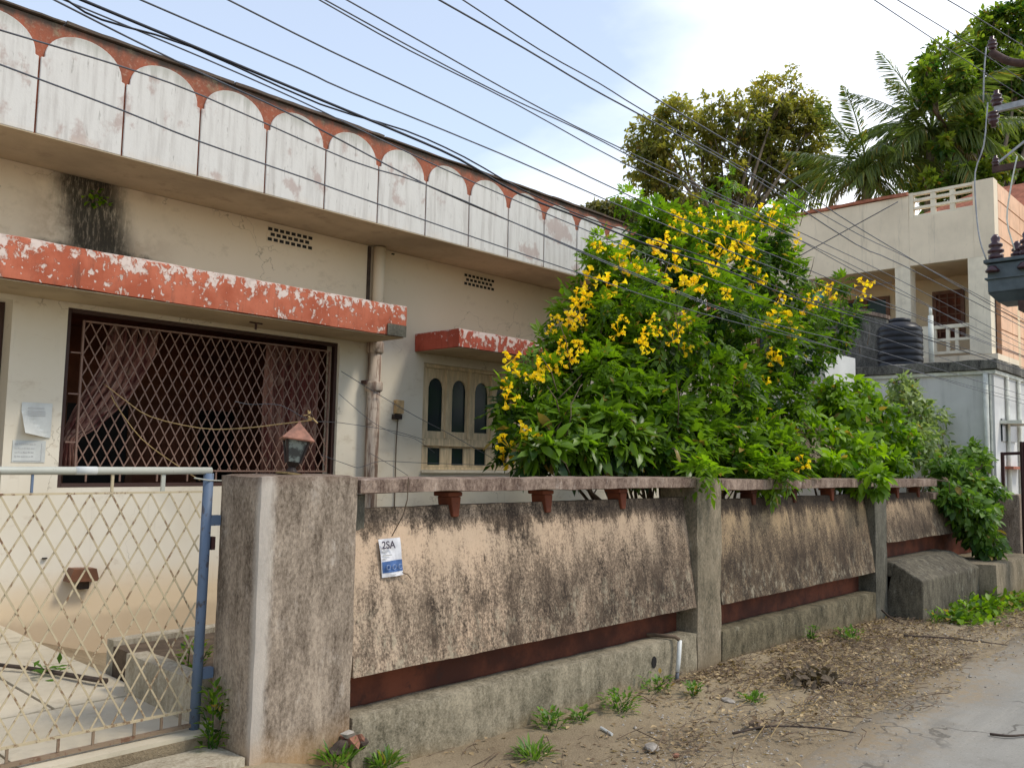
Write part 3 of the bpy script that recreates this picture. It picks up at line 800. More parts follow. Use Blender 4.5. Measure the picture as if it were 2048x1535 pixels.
TAB = {'WIRES':[['bundle',0.009,[[1.33,3.9,3.52],[1.85,3.9,3.5],[2.59,3.9,3.47],[3.12,3.9,3.45],[3.6,3.9,3.42],[4.16,3.9,3.33],[4.86,3.9,3.31],[5.63,3.9,3.28],[6.8,3.9,3.29],[8.4,3.9,3.24],[11.25,3.9,3.27],[17.34,3.9,3.29]]],['bundle',0.006,[[1.27,3.93,3.51],[1.42,3.93,3.48],[1.84,3.93,3.51],[2.58,3.93,3.46],[3.18,3.93,3.49],[3.67,3.93,3.46],[4.22,3.93,3.38],[4.96,3.93,3.34],[5.74,3.93,3.35],[6.94,3.93,3.35],[8.59,3.93,3.29],[11.34,3.93,3.32],[17.49,3.93,3.36]]],['w',0.007,[[1.28,4.15,3.6],[1.62,4.15,3.55],[2.02,4.15,3.5],[2.6,4.15,3.44],[3.58,4.15,3.29],[4.71,4.15,3.2],[5.99,4.15,3.1],[7.82,4.15,3.0],[11.07,4.15,3.02],[18.4,4.15,2.94]]],['w',0.006,[[1.32,4.1,3.59],[1.99,4.1,3.56],[2.56,4.1,3.52],[2.95,4.1,3.48],[3.7,4.1,3.41],[4.76,4.1,3.34],[5.99,4.1,3.28],[7.72,4.1,3.23],[10.95,4.1,3.19],[18.2,4.1,3.11]]],['w',0.007,[[1.63,4.02,3.69],[2.5,4.02,3.66],[2.84,4.02,3.64],[4.08,4.02,3.62],[5.87,4.02,3.56],[8.21,4.02,3.53],[11.61,4.02,3.58],[17.91,4.02,3.59]]],['w',0.007,[[2.05,3.98,3.85],[2.66,3.98,3.81],[3.58,3.98,3.77],[5.81,3.98,3.65],[8.24,3.98,3.64],[12.19,3.98,3.59],[17.73,3.98,3.6]]],['w',0.006,[[2.46,3.8,3.96],[3.09,3.8,3.91],[3.99,3.8,3.88],[5.21,3.8,3.8],[6.71,3.8,3.79],[8.2,3.8,3.81],[10.99,3.8,3.74],[15.44,3.8,3.54],[16.93,3.8,3.51]]],['w',0.006,[[2.44,3.7,3.91],[3.04,3.7,3.87],[3.75,3.7,3.84],[4.57,3.7,3.84],[5.4,3.7,3.81],[6.98,3.7,3.8],[9.43,3.7,3.67],[11.22,3.7,3.63],[16.5,3.7,3.56]]],['w',0.006,[[2.51,3.6,3.9],[3.11,3.6,3.86],[3.69,3.6,3.82],[4.35,3.6,3.79],[5.25,3.6,3.78],[7.06,3.6,3.77],[10.42,3.6,3.74],[16.06,3.6,3.59]]],['w',0.008,[[3.05,3.5,4.09],[3.76,3.5,4.07],[4.4,3.5,4.04],[5.07,3.5,4.03],[6.6,3.5,4.0],[8.86,3.5,3.85],[10.27,3.5,3.87],[15.65,3.5,3.82]]],['w',0.006,[[3.13,3.4,4.09],[3.79,3.4,4.04],[4.38,3.4,4.03],[4.96,3.4,4.0],[7.05,3.4,3.94],[8.72,3.4,3.9],[10.45,3.4,3.92],[15.22,3.4,3.88]]],['w',0.007,[[3.37,3.3,4.15],[4.05,3.3,4.11],[5.06,3.3,4.06],[6.75,3.3,4.02],[7.94,3.3,3.92],[10.14,3.3,3.85],[14.77,3.3,3.75]]],['w',0.006,[[0.96,4.14,3.37],[1.08,4.14,3.37],[1.59,4.14,3.39],[2.02,4.14,3.38],[2.94,4.14,3.29],[3.55,4.14,3.29],[4.69,4.14,3.19],[5.98,4.14,3.08],[7.8,4.14,2.97],[11.21,4.14,2.89],[18.34,4.14,2.84]]],['w',0.006,[[0.97,4.12,3.22],[1.08,4.12,3.21],[1.61,4.12,3.17],[2.0,4.12,3.13],[2.6,4.12,3.1],[2.94,4.12,3.08],[3.92,4.12,3.03],[5.01,4.12,2.98],[6.82,4.12,2.91],[10.21,4.12,2.9],[18.25,4.12,2.76]]],['h',0.007,[[7.3,2.9,5.79],[7.85,2.9,5.87],[9.77,2.9,6.16],[11.58,2.9,6.44],[13.38,2.9,6.73]]],['h',0.007,[[7.56,2.8,5.85],[8.15,2.8,5.96],[10.27,2.8,6.35],[12.95,2.8,6.79]]],['h',0.008,[[8.51,2.7,6.21],[9.32,2.7,6.41],[10.6,2.7,6.69],[12.54,2.7,7.1]]]],'CROSSW':[[19.0,9.31,6.23],[19.2,9.05,6.41],[19.5,7.95,6.96],[19.9,6.89,7.54]],'THIN':[['thin',0.004,[[5.6,7.9,2.48],[6.15,7.9,2.25],[6.66,7.85,2.03],[7.16,7.8,1.84],[7.8,7.7,1.56]]],['thin',0.003,[[5.58,7.9,2.23],[5.99,7.85,1.95],[6.3,7.8,1.82],[6.6,7.8,1.77],[6.92,7.8,1.61]]],['thin',0.0035,[[4.18,7.6,2.05],[4.34,7.6,2.03],[4.55,7.4,2.03],[4.89,7.4,1.9],[5.4,7.6,1.9],[6.42,7.95,1.85],[6.84,7.9,1.76]]],['thin',0.0035,[[5.37,7.9,1.56],[5.69,7.8,1.45],[5.83,7.8,1.43],[6.18,7.9,1.5],[6.7,7.9,1.49],[7.8,7.7,1.47]]],['thin',0.003,[[6.03,7.9,1.59],[6.39,7.8,1.4],[6.51,7.8,1.34]]]],'ROPE':[[3.1,8.0,2.16],[2.98,7.2,1.97],[2.88,6.5,1.82],[2.83,5.6,1.72],[2.79,5.0,1.71],[2.77,4.5,1.73],[2.76,4.28,1.74],[2.79,4.2,1.75]],'ROPE2':[[3.2,8.05,2.06],[3.26,8.05,1.96],[3.48,8.0,1.67],[3.81,7.95,1.43],[4.02,7.9,1.29]],'TECOMA':[[6.61,5.6,2.65,0.24300000000000002],[7.0,5.6,3.01,0.324],[6.05,5.4,2.2,0.27],[5.74,5.2,1.77,0.279],[6.25,5.1,1.88,0.333],[6.83,5.2,2.35,0.396],[7.48,5.5,3.28,0.405],[8.49,5.6,3.92,0.441],[9.2,5.7,4.32,0.333],[9.89,5.6,4.17,0.48600000000000004],[11.23,5.8,4.74,0.405],[11.32,5.7,4.16,0.441],[8.83,5.2,3.33,0.522],[7.41,5.0,2.8,0.459],[9.79,5.2,3.09,0.522],[8.22,4.9,2.34,0.531],[6.95,4.8,2.0,0.387],[9.78,5.0,2.33,0.468],[9.03,4.8,1.82,0.405],[7.69,4.7,1.78,0.369],[6.62,4.8,1.7,0.25200000000000006],[11.4,5.3,3.14,0.342],[11.79,5.4,3.62,0.28800000000000003],[12.41,5.3,3.54,0.315],[12.96,5.3,3.92,0.189],[7.25,5.6,3.53,0.234],[8.43,5.7,4.34,0.234],[5.79,5.0,1.61,0.162],[5.68,5.4,2.08,0.12600000000000003],[12.06,5.9,5.31,0.198],[10.11,5.8,4.79,0.234],[7.21,5.3,2.8,0.41400000000000003],[6.72,5.3,2.44,0.35100000000000003]],'TECDROOP':[[6.79,4.05,1.49,0.1],[8.17,4.1,1.47,0.15],[8.92,4.3,1.6,0.19],[7.98,4.3,1.56,0.15]],'SHRUB1':[[5.4,4.75,1.65,0.19],[5.76,4.7,1.64,0.21],[6.19,4.65,1.74,0.27],[6.66,4.6,1.66,0.25],[6.47,4.75,2.07,0.21],[5.7,4.85,1.89,0.17],[7.17,4.55,1.64,0.24],[8.04,4.5,1.66,0.26],[8.97,4.5,1.68,0.28],[7.14,4.7,2.01,0.22]],'SHRUB2':[[12.48,5.2,2.07,0.51],[13.88,5.3,2.2,0.47],[13.55,5.4,2.58,0.35],[12.44,5.4,2.51,0.33],[14.45,5.2,1.9,0.41],[11.03,5.0,1.88,0.4],[11.59,4.7,1.63,0.37],[12.57,4.6,1.57,0.28],[10.45,4.0,1.39,0.21],[10.25,4.4,1.49,0.21]],'SHRUB3':[[16.0,5.4,2.73,0.4],[16.45,5.3,2.31,0.45],[17.55,5.3,2.16,0.38],[15.31,5.1,1.83,0.42],[16.2,4.9,1.68,0.31],[16.06,5.5,3.01,0.22]],'CREEP':[[14.77,4.4,1.43,0.32],[15.83,4.4,1.6,0.29],[14.98,4.1,1.21,0.32],[13.73,3.9,0.94,0.33],[14.08,3.8,0.72,0.3],[14.06,3.7,0.47,0.22],[13.4,4.0,1.09,0.25],[16.64,4.5,1.82,0.19],[15.15,3.9,1.06,0.2]],'FLOWERS':[[8.32,5.49,4.37],[8.24,5.3,4.15],[9.09,5.56,4.58],[8.93,5.4,4.34],[8.59,5.36,4.2],[9.33,5.35,4.44],[9.65,5.36,4.51],[10.89,5.7,5.05],[11.44,5.75,5.22],[10.73,5.47,4.83],[9.09,5.11,3.96],[9.45,5.15,3.97],[9.84,5.22,4.11],[12.07,5.75,4.9],[11.78,5.65,4.68],[7.92,5.16,3.72],[6.8,5.35,3.69],[7.49,5.45,3.69],[7.54,5.55,3.85],[6.58,5.42,3.19],[6.44,5.34,3.06],[6.37,5.37,2.81],[6.43,5.55,2.93],[6.12,5.25,2.62],[6.16,5.07,2.59],[6.03,5.05,2.46],[6.03,5.35,2.5],[6.32,5.55,2.82],[5.55,5.35,2.43],[5.53,5.35,2.21],[5.65,5.13,2.25],[6.49,4.57,2.71],[6.65,4.54,2.75],[6.95,4.55,2.71],[7.08,4.58,2.83],[7.28,4.62,2.65],[6.47,4.58,2.61],[7.75,4.8,3.38],[7.75,4.89,3.41],[9.35,4.77,3.24],[10.01,4.91,3.34],[9.41,4.77,2.8],[9.54,4.81,2.79],[10.29,4.95,3.19],[11.94,5.35,4.0],[12.36,5.35,4.03],[13.69,5.35,4.43],[13.59,5.35,4.25],[9.86,4.75,1.99],[8.85,4.58,2.45],[5.31,5.15,1.67],[5.52,5.35,1.54],[5.38,4.9,1.73],[8.78,4.12,1.55],[9.4,5.16,4.15],[8.78,5.17,4.03],[7.6,5.2,3.81],[8.69,5.28,4.03],[7.33,5.23,3.52],[6.75,5.43,3.37],[6.45,5.25,2.9],[6.05,5.25,2.48],[9.43,5.55,4.56],[7.82,5.22,3.96],[8.54,5.5,4.36],[9.51,5.21,4.3],[10.21,5.49,4.65],[11.33,5.55,4.9],[8.29,4.95,3.68],[8.95,5.13,4.06],[7.13,5.34,3.58],[6.71,5.15,3.25],[6.35,5.33,2.9],[6.2,5.25,2.58],[5.95,5.22,2.39],[5.74,5.18,2.35],[6.59,5.33,3.13],[7.82,5.22,3.52],[6.53,4.83,2.87],[6.64,4.59,2.87],[8.22,4.72,3.36],[9.77,5.15,3.83],[5.62,5.35,2.33],[5.43,5.25,2.06],[5.26,4.93,1.79],[11.24,5.18,3.73],[12.19,5.35,4.15],[10.37,5.15,3.67],[7.34,4.66,2.96],[6.48,4.85,2.75]],'TREE1':[[32.78,16.0,16.86,1.04],[32.41,16.49,16.02,1.14],[33.27,15.58,16.04,1.04],[30.84,16.78,15.4,1.01],[29.99,17.66,15.47,0.91],[28.2,18.16,14.95,0.88],[27.59,18.91,14.15,0.98],[28.17,18.36,13.58,1.08],[27.53,19.09,13.17,0.88],[29.8,18.0,14.36,0.81],[30.34,17.4,14.58,0.81],[33.75,15.16,15.44,0.87],[32.94,16.09,14.79,1.14],[33.99,14.83,16.07,0.52],[32.24,16.86,14.56,0.94],[33.84,15.21,14.19,0.94],[33.03,16.15,13.55,1.04],[32.17,17.05,13.62,0.94],[30.45,17.47,13.16,0.91],[30.23,17.79,12.45,0.91],[31.07,16.92,12.37,0.81],[33.92,15.26,13.15,0.83],[28.26,18.42,12.4,0.79],[28.59,18.17,11.63,0.79],[27.71,18.98,12.58,0.59],[28.88,17.89,11.44,0.79]],'TREE2':[[34.84,27.28,14.41,0.57],[35.37,26.71,14.43,0.57],[36.01,26.05,14.32,0.73],[36.39,25.69,13.94,0.57],[35.68,26.45,13.92,0.78],[35.06,27.12,13.77,0.78]],'TREE3':[[34.989000000000004,8.72,17.8673,0.6758000000000001],[35.7847,7.804400000000001,18.4559,0.8502000000000001],[34.520300000000006,9.3086,17.104300000000002,0.7957000000000001],[35.2833,8.5783,16.5593,0.9483],[35.9373,7.902500000000001,16.384900000000002,1.0355],[33.822700000000005,10.0716,16.8972,0.7194],[33.49570000000001,10.5294,16.0361,0.6431],[34.236900000000006,9.788200000000002,15.676400000000001,0.8502000000000001],[36.307900000000004,9.221400000000001,15.491100000000001,1.0791000000000002],[37.288900000000005,8.2513,14.935200000000002,1.2644],[35.861000000000004,9.8427,14.3139,0.9810000000000001],[36.842,8.872600000000002,13.758000000000001,1.1772000000000002],[35.3923,10.453100000000001,13.4201,0.8829000000000001],[36.2534,9.6356,12.668000000000001,0.9810000000000001],[37.5832,8.2077,12.7988,1.3625],[35.0544,8.5565,18.663,0.3815],[37.899300000000004,7.2812,17.4858,1.5587],[38.24810000000001,7.270300000000001,14.771700000000001,1.5587],[37.3761,8.523800000000001,12.014000000000001,1.1772000000000002],[35.7084,10.3005,11.9704,0.8829000000000001],[34.858200000000004,11.128900000000002,12.526299999999999,0.7848],[29.5,8.12,14.22,0.42],[28.77,8.97,13.55,0.39],[30.02,7.79,12.46,0.55],[29.52,8.5,10.99,0.52],[30.46,7.49,11.18,0.58],[29.8,7.93,13.26,0.49],[29.17,8.75,11.95,0.39],[28.65,8.99,14.36,0.39],[30.16,7.87,10.68,0.52],[28.94,9.16,10.65,0.42]],'PALM1':[30.28,9.36,12.9],'PALM2':[30.1,11.44,11.86],'TX':[[14.1,3.64,4.66],[14.1,3.65,4.02],[14.1,3.12,4.62],[14.1,3.14,4.0]],'ARM':[[14.3,3.56,7.98],[14.3,3.0,7.66],[14.2,3.5,6.91],[14.2,3.0,7.01],[14.2,3.55,6.09],[14.2,3.03,6.07]],'DROP':[[[14.1,3.54,7.07],[14.1,3.61,6.43],[14.1,3.74,6.03],[14.1,3.74,5.44],[14.1,3.7,4.97],[14.1,3.62,4.66]],[[14.1,3.17,6.15],[14.1,3.26,5.73],[14.1,3.33,5.22],[14.1,3.24,4.75]],[[14.1,3.54,7.94],[14.1,3.58,7.52],[14.1,3.6,7.09]]]}

# ================================================================== SETTING
def ground_sheet():
    xs = [-400, -120, -40, -12, -4, 0, 2] + [2.25 + 0.25 * i for i in range(62)] + [18, 20, 22, 30, 60, 140, 400]
    ys = [-400, -100, -30, -8, -2, 0, 1, 1.3] + [1.5 + 0.25 * i for i in range(14)] + [5.5, 7, 9, 14, 25, 60, 140, 400]
    V = [(x, y, gz(x, y) + (mnoise.noise(Vector((x * 1.3, y * 1.3, 0))) * 0.03 + mnoise.noise(Vector((x * 4, y * 4, 3))) * 0.012 if 1.2 < y < 4.6 and 0 < x < 18 else 0)
          + (0.05 * max(0, min(1, (y - 2.6) / 1.2)) if 1 < y < 4.2 and x > 3.4 else 0)) for y in ys for x in xs]
    n = len(xs)
    F = [(j * n + i, j * n + i + 1, (j + 1) * n + i + 1, (j + 1) * n + i) for j in range(len(ys) - 1) for i in range(n - 1)]
    me = bpy.data.meshes.new('ground')
    me.from_pydata(V, [], F)
    me.materials.append(MAT['soil'])
    me.polygons.foreach_set('use_smooth', [True] * len(F))
    return link('ground', me, kind='structure')
ground_sheet()

def road_sheet():
    xs = [-60, -20, -8, -3, 0, 2] + [2.3 + 0.3 * i for i in range(66)] + [26, 40, 90]
    V, F = [], []
    for x in xs:
        e = 2.62 + 0.05 * (x - 6) * (1 if x > 6 else 0) * 0.8 + 0.28 * mnoise.noise(Vector((x * 0.55, 1.7, 0))) + 0.12 * mnoise.noise(Vector((x * 2.1, 5, 0)))
        if x > 20: e = 3.2
        if x < 4.4: e = max(e, 3.05 - 0.35 * max(0, x - 3.6))
        e = min(e, 3.25)
        if x < 2.9: e = 2.75
        z = gz(x) + 0.028
        V += [(x, -3.2, z), (x, 0.5, z + 0.01), (x, e - 0.5, z + 0.004), (x, e - 0.12, z - 0.002), (x, e, gz(x, e) - 0.045)]
    for i in range(len(xs) - 1):
        for j in range(4):
            F.append((i * 5 + j, (i + 1) * 5 + j, (i + 1) * 5 + j + 1, i * 5 + j + 1))
    me = bpy.data.meshes.new('road')
    me.from_pydata(V, [], F)
    me.materials.append(MAT['road'])
    me.polygons.foreach_set('use_smooth', [True] * len(F))
    link('road', me, kind='structure')
road_sheet()

# courtyard: cement bays with joints, each bay a piece
yard = thing('courtyard_paving', 'pale cement paving of the yard seen through the gate', 'paving')
del yard['category']; del yard['label']
yard['kind'] = 'structure'
MB().box(-6, 2.44, 4.36, 8.09, -0.2, 0.075).build('bedding', 'soil', yard)
for iy, (y0, y1) in enumerate(((4.36, 5.3), (5.312, 6.4), (6.412, 7.3), (7.312, 8.09))):
    off = (0.0, 0.45, 0.15, 0.6)[iy]
    xx = -6.0
    nxt = -4.8 + off
    while xx < 2.44:
        e = min(nxt, 2.44)
        rough_box('slab', 'cement', yard, xx, e - 0.012, y0, y1, 0.04, 0.10 + RNG.random() * 0.006, cell=0.4, amp=0.003, bev=0.006)
        xx, nxt = nxt, nxt + 1.25

# raised planting bed
bed = thing('planter_bed', 'low cement curb bed of soil just inside the gate', 'planter')
rough_box('curb', 'curb_concrete', bed, 2.33, 2.47, 4.55, 5.42, 0.0, 0.33, cell=0.08, amp=0.006, bev=0.012, label='end curb facing the gate')
rough_box('curb', 'curb_concrete', bed, 2.48, 13.0, 5.95, 6.09, 0.0, 0.30, cell=0.3, amp=0.006, bev=0.012)
MB().box(2.475, 13.0, 4.5, 5.945, -0.3, 0.26).build('soil', 'garden_soil', bed)

# ================================================================== THE HOUSE
house = thing('house', 'single storey cream house with scalloped red and white fascia', 'house')
YH, YF = 8.10, 7.25
w = MB()
w.box(-5, 0.9, YH, 8.35, -0.3, 2.82)
w.box(2.36, 2.805, YH, 8.35, -0.3, 2.82)
w.box(2.805, 5.712, YH, 8.35, -0.3, 1.225)
w.box(5.712, 6.965, YH, 8.35, -0.3, 2.82)
w.box(6.965, 8.70, YH, 8.35, -0.3, 1.40)
w.box(8.70, 12.5, YH, 8.35, -0.3, 2.82)
w.box(6.965, 8.70, YH, 8.35, 2.72, 2.82)
w.box(-5, 12.5, YH, 8.35, 2.82, 4.01)
w.box(-5, -4.75, 8.352, 15, -0.3, 4.01)
w.box(12.25, 12.5, 8.352, 15, -0.3, 4.01)
w.box(-5, 12.5, 15.002, 15.25, -0.3, 4.01)
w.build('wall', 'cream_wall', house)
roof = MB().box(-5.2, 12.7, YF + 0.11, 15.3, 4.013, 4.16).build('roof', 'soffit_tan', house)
MB().box(-5.2, 12.7, YF + 0.012, YF + 0.107, 4.012, 4.95).build('parapet', 'fascia_red', house)
MB().box(12.70, 12.78, YF + 0.012, 15.3, 4.012, 4.95).build('parapet', 'fascia_red', house)
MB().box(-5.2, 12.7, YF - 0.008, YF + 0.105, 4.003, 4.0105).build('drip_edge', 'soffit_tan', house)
# coping pieces on the parapet, slightly uneven
x = -5.2
while x < 12.7:
    L_ = 1.3 + random.random() * 0.8
    rough_box('coping', 'fascia_red', house, x, min(12.78, x + L_) - 0.004, YF - 0.022, YF + 0.14, 4.953 + random.uniform(0, .006), 4.985 + random.uniform(-.006, .008), cell=0.09, amp=0.006, bev=0.008)
    x += L_
# scalloped white panels
SP = 0.6685
def scallop():
    hw = SP / 2 - 0.008
    step = 0.026
    pts = [(-hw, 0.0), (hw, 0.0), (hw, 0.622), (hw - step, 0.625)]
    n = 22
    aw = hw - step
    for i in range(1, n):
        a = math.pi * i / n
        pts.append((aw * math.cos(a), 0.627 + 0.252 * math.sin(a) ** 0.92))
    pts += [(-hw + step, 0.625), (-hw, 0.622)]
    return MB().prism_y(pts, -0.020, 0.0).mesh('scallop_panel', 'fascia_white')
sm = scallop()
k0 = 2.178
for i in range(-11, 16):
    cx = k0 + SP * (i + 0.5)
    if cx - SP / 2 < -5.2 or cx + SP / 2 > 12.78:
        continue
    o = link('scallop_panel', sm, house)
    o.location = (cx, YF + 0.010, 4.012)
    e = o.modifiers.new('edge', 'BEVEL'); e.width = 0.005; e.segments = 1

# canopy over the entrance and grille
can = rough_box('canopy', 'flaky_red_canopy_paint', house, -4.5, 6.10, 7.40, 8.098, 2.87, 3.22, cell=0.10, amp=0.006, bev=0.010, label='rust red canopy slab with flaking paint')
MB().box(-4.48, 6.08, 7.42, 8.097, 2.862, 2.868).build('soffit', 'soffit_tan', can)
rough_box('drip_patch', 'dark_grey_plaster', can, 5.82, 6.085, 7.378, 7.396, 2.865, 3.0, cell=0.05, amp=0.004, bev=0.008, label='broken grey corner of the canopy')
MB().tube([(4.45, 7.75, 2.86), (4.45, 7.75, 2.79)], 0.012).tube([(4.38, 7.75, 2.855), (4.52, 7.75, 2.855)], 0.008).build('hook', 'rusty_steel', can)
shade = rough_box('window_shade', 'flaky_red_shade_paint', house, 6.805, 9.0, 7.30, 8.098, 2.84, 3.06, cell=0.10, amp=0.005, bev=0.008)
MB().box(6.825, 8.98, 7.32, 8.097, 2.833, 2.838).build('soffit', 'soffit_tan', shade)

# veranda room behind the grilles
room = MB()
room.box(0.3, 6.3, 10.6, 10.7, 0.1, 3.0)
room.box(0.2, 0.3, 8.36, 10.7, 0.1, 3.0)
room.box(6.3, 6.4, 8.36, 10.7, 0.1, 3.0)
room.box(0.2, 6.4, 8.36, 10.7, 3.0, 3.1)
room.box(0.2, 6.4, 8.36, 10.7, 0.0, 0.1)
room.build('veranda_room', 'veranda_brown', house)
for x0, x1, z1 in ((3.7, 4.4, 2.1), (5.3, 5.8, 2.1)):
    d = MB().box(x0, x1, 10.54, 10.597, 0.11, z1).build('door', 'door_black', house)
    MB().box(x0 - 0.08, x0 - 0.003, 10.52, 10.598, 0.11, z1 + 0.08).box(x1 + 0.003, x1 + 0.08, 10.52, 10.598, 0.11, z1 + 0.08).build('door_frame', 'brown_window_wood', d)

# diamond grille: outer dark frame, thin inner frame, crossing flat bars
def diamonds(parent, name, mat, x0, x1, z0, z1, yy, pitch, slope, wd, dp, xref, zref, only=None):
    """crossing bars clipped to the rectangle; returns nothing, every bar is a part"""
    H = z1 - z0
    span = H / slope
    for sg in (1, -1):
        i0 = int(math.floor((x0 - span - xref) / pitch)) - 1
        i1 = int(math.ceil((x1 + span - xref) / pitch)) + 1
        for i in range(i0, i1 + 1):
            xt = xref + i * pitch                       # x at z1
            pts = []
            a = (xt, z1)
            b = (xt + sg * span, z0)
            # clip in x
            t0, t1 = 0.0, 1.0
            dx = b[0] - a[0]
            ta, tb = (x0 - a[0]) / dx, (x1 - a[0]) / dx
            t0, t1 = max(t0, min(ta, tb)), min(t1, max(ta, tb))
            if t1 - t0 < 0.03:
                continue
            p = (a[0] + dx * t0, yy - sg * dp * 0.55, a[1] + (b[1] - a[1]) * t0)
            q = (a[0] + dx * t1, yy - sg * dp * 0.55, a[1] + (b[1] - a[1]) * t1)
            MB().bar(p, q, dp, wd, (0, 0, 1)).build(name, mat, parent)

gr = MB().box(2.808, 2.848, 8.14, 8.20, 1.228, 2.818).box(5.672, 5.709, 8.14, 8.20, 1.228, 2.818).box(2.851, 5.669, 8.14, 8.20, 2.782, 2.818).box(2.851, 5.669, 8.14, 8.20, 1.228, 1.262).build('security_grille', 'dark_frame_paint', house)
MB().box(2.95, 2.966, 8.13, 8.155, 1.37, 2.725).box(5.60, 5.616, 8.13, 8.155, 1.37, 2.725).box(2.968, 5.598, 8.13, 8.155, 2.71, 2.725).box(2.968, 5.598, 8.13, 8.155, 1.37, 1.385).build('inner_frame', 'grille_mauve_paint', gr)
for zz in (1.62, 2.05, 2.42):
    MB().box(2.861, 2.949, 8.135, 8.15, zz, zz + 0.012).build('lug', 'grille_mauve_paint', gr)
for xx in (3.05, 3.35, 3.7, 4.0, 4.3, 4.75, 5.2):
    MB().box(xx, xx + 0.014, 8.135, 8.15, 1.276, 1.369).build('lug', 'grille_mauve_paint', gr)
diamonds(gr, 'bar', 'grille_mauve_paint', 2.968, 5.598, 1.386, 2.709, 8.145, 0.106, 1.88, 0.011, 0.006, 3.017, 0)
# entrance grille at the far left
eg = MB().box(0.905, 0.96, 8.30, 8.37, 0.12, 2.815).box(2.30, 2.355, 8.30, 8.37, 0.12, 2.815).box(0.963, 2.297, 8.30, 8.37, 2.76, 2.815).box(0.963, 2.297, 8.30, 8.37, 0.12, 0.17).build('entrance_grille', 'dark_frame_paint', house)
diamonds(eg, 'bar', 'grille_mauve_paint', 0.965, 2.295, 0.172, 2.758, 8.335, 0.12, 2.6, 0.011, 0.006, 1.0, 0)

# window with arched casements above and small panes below
win = MB().box(6.967, 7.02, 8.13, 8.26, 1.403, 2.717).box(8.645, 8.697, 8.13, 8.26, 1.403, 2.717).box(7.022, 8.643, 8.13, 8.26, 2.672, 2.717).box(7.022, 8.643, 8.13, 8.26, 1.403, 1.435).box(7.022, 8.643, 8.12, 8.26, 1.70, 1.79).build('window', 'cream_window_wood', house)
def casement(i):
    x0 = 7.024 + i * 0.405
    x1 = x0 + 0.40
    st, z0, z1 = 0.075, 1.793, 2.669
    # frame with arched opening: outline minus arch, as strips
    a0, a1, zs = x0 + st, x1 - st, 2.42
    n = 14
    m = MB()
    arch = [(a0 + (a1 - a0) * j / n, zs + 0.13 * math.sqrt(max(0, 1 - (2 * j / n - 1) ** 2))) for j in range(n + 1)]
    for y_, flip in ((8.155, False), (8.20, True)):
        for q in ([(x0, z0), (x1, z0), (x1, z0 + 0.09), (x0, z0 + 0.09)], [(x0, z0 + 0.09), (a0, z0 + 0.09), (a0, z1), (x0, z1)], [(a1, z0 + 0.09), (x1, z0 + 0.09), (x1, z1), (a1, z1)]):
            pts = [(px, y_, pz) for px, pz in q]
            m.poly(pts[::-1] if flip else pts)
        for j in range(n):
            q = [(arch[j][0], y_, arch[j][1]), (arch[j + 1][0], y_, arch[j + 1][1]), (arch[j + 1][0], y_, z1), (arch[j][0], y_, z1)]
            m.poly(q[::-1] if flip else q)
    loop = [(a0, z0 + 0.09), (a1, z0 + 0.09)] + [arch[j] for j in range(n, -1, -1)]
    for j in range(len(loop)):
        p, q = loop[j], loop[(j + 1) % len(loop)]
        m.poly([(p[0], 8.155, p[1]), (p[0], 8.20, p[1]), (q[0], 8.20, q[1]), (q[0], 8.155, q[1])])
    m.poly([(x0, 8.155, z0), (x0, 8.155, z1), (x0, 8.20, z1), (x0, 8.20, z0)])
    m.poly([(x1, 8.155, z0), (x1, 8.20, z0), (x1, 8.20, z1), (x1, 8.155, z1)])
    f = m.build('casement', 'cream_window_wood', win)
    MB().box(a0 - 0.01, a1 + 0.01, 8.178, 8.184, z0 + 0.08, zs + 0.14).build('pane', 'glass', win)
    # projecting meeting stile as on the real shutters
    MB().box(x1 - 0.05, x1 - 0.004, 8.118, 8.152, z0 + 0.005, z1 - 0.003).build('stile', 'cream_window_wood', win)
for i in range(4):
    casement(i)
for i in range(4):
    x0 = 7.024 + i * 0.405
    m = MB().box(x0, x0 + 0.085, 8.15, 8.2, 1.437, 1.698).box(x0 + 0.30, x0 + 0.40, 8.15, 8.2, 1.437, 1.698).box(x0 + 0.087, x0 + 0.298, 8.15, 8.2, 1.437, 1.462).box(x0 + 0.087, x0 + 0.298, 8.15, 8.2, 1.675, 1.698)
    m.build('lower_sash', 'cream_window_wood', win)
    MB().box(x0 + 0.08, x0 + 0.305, 8.172, 8.178, 1.455, 1.68).build('pane', 'glass', win)
MB().box(6.96, 8.71, 8.07, 8.098, 1.365, 1.398).build('sill', 'cream_wall', win)
MB().box(6.97, 8.69, 8.27, 8.30, 1.41, 2.71).build('dark_backing', 'door_black', win)

# perforated vent blocks
def vent(x0, x1, z0, z1):
    v = MB()
    rows, cols = 3, 8
    dx, dz = (x1 - x0) / cols, (z1 - z0) / rows
    v.box(x0, x1, 8.092, 8.099, z0, z1)
    o = v.build('vent', 'cream_wall', house)
    h = MB()
    for r in range(rows):
        for c in range(cols):
            xa = x0 + (c + (0.5 if r % 2 else 0.0) * 0.9) * dx
            if xa + dx * 0.72 > x1: continue
            za = z0 + r * dz + dz * 0.2
            h.box(xa + dx * 0.1, xa + dx * 0.8, 8.089, 8.0915, za, za + dz * 0.62)
    h.build('hole', 'door_black', o, kind='stuff')
vent(4.73, 5.30, 3.80, 3.965)
vent(7.60, 8.17, 3.79, 3.955)

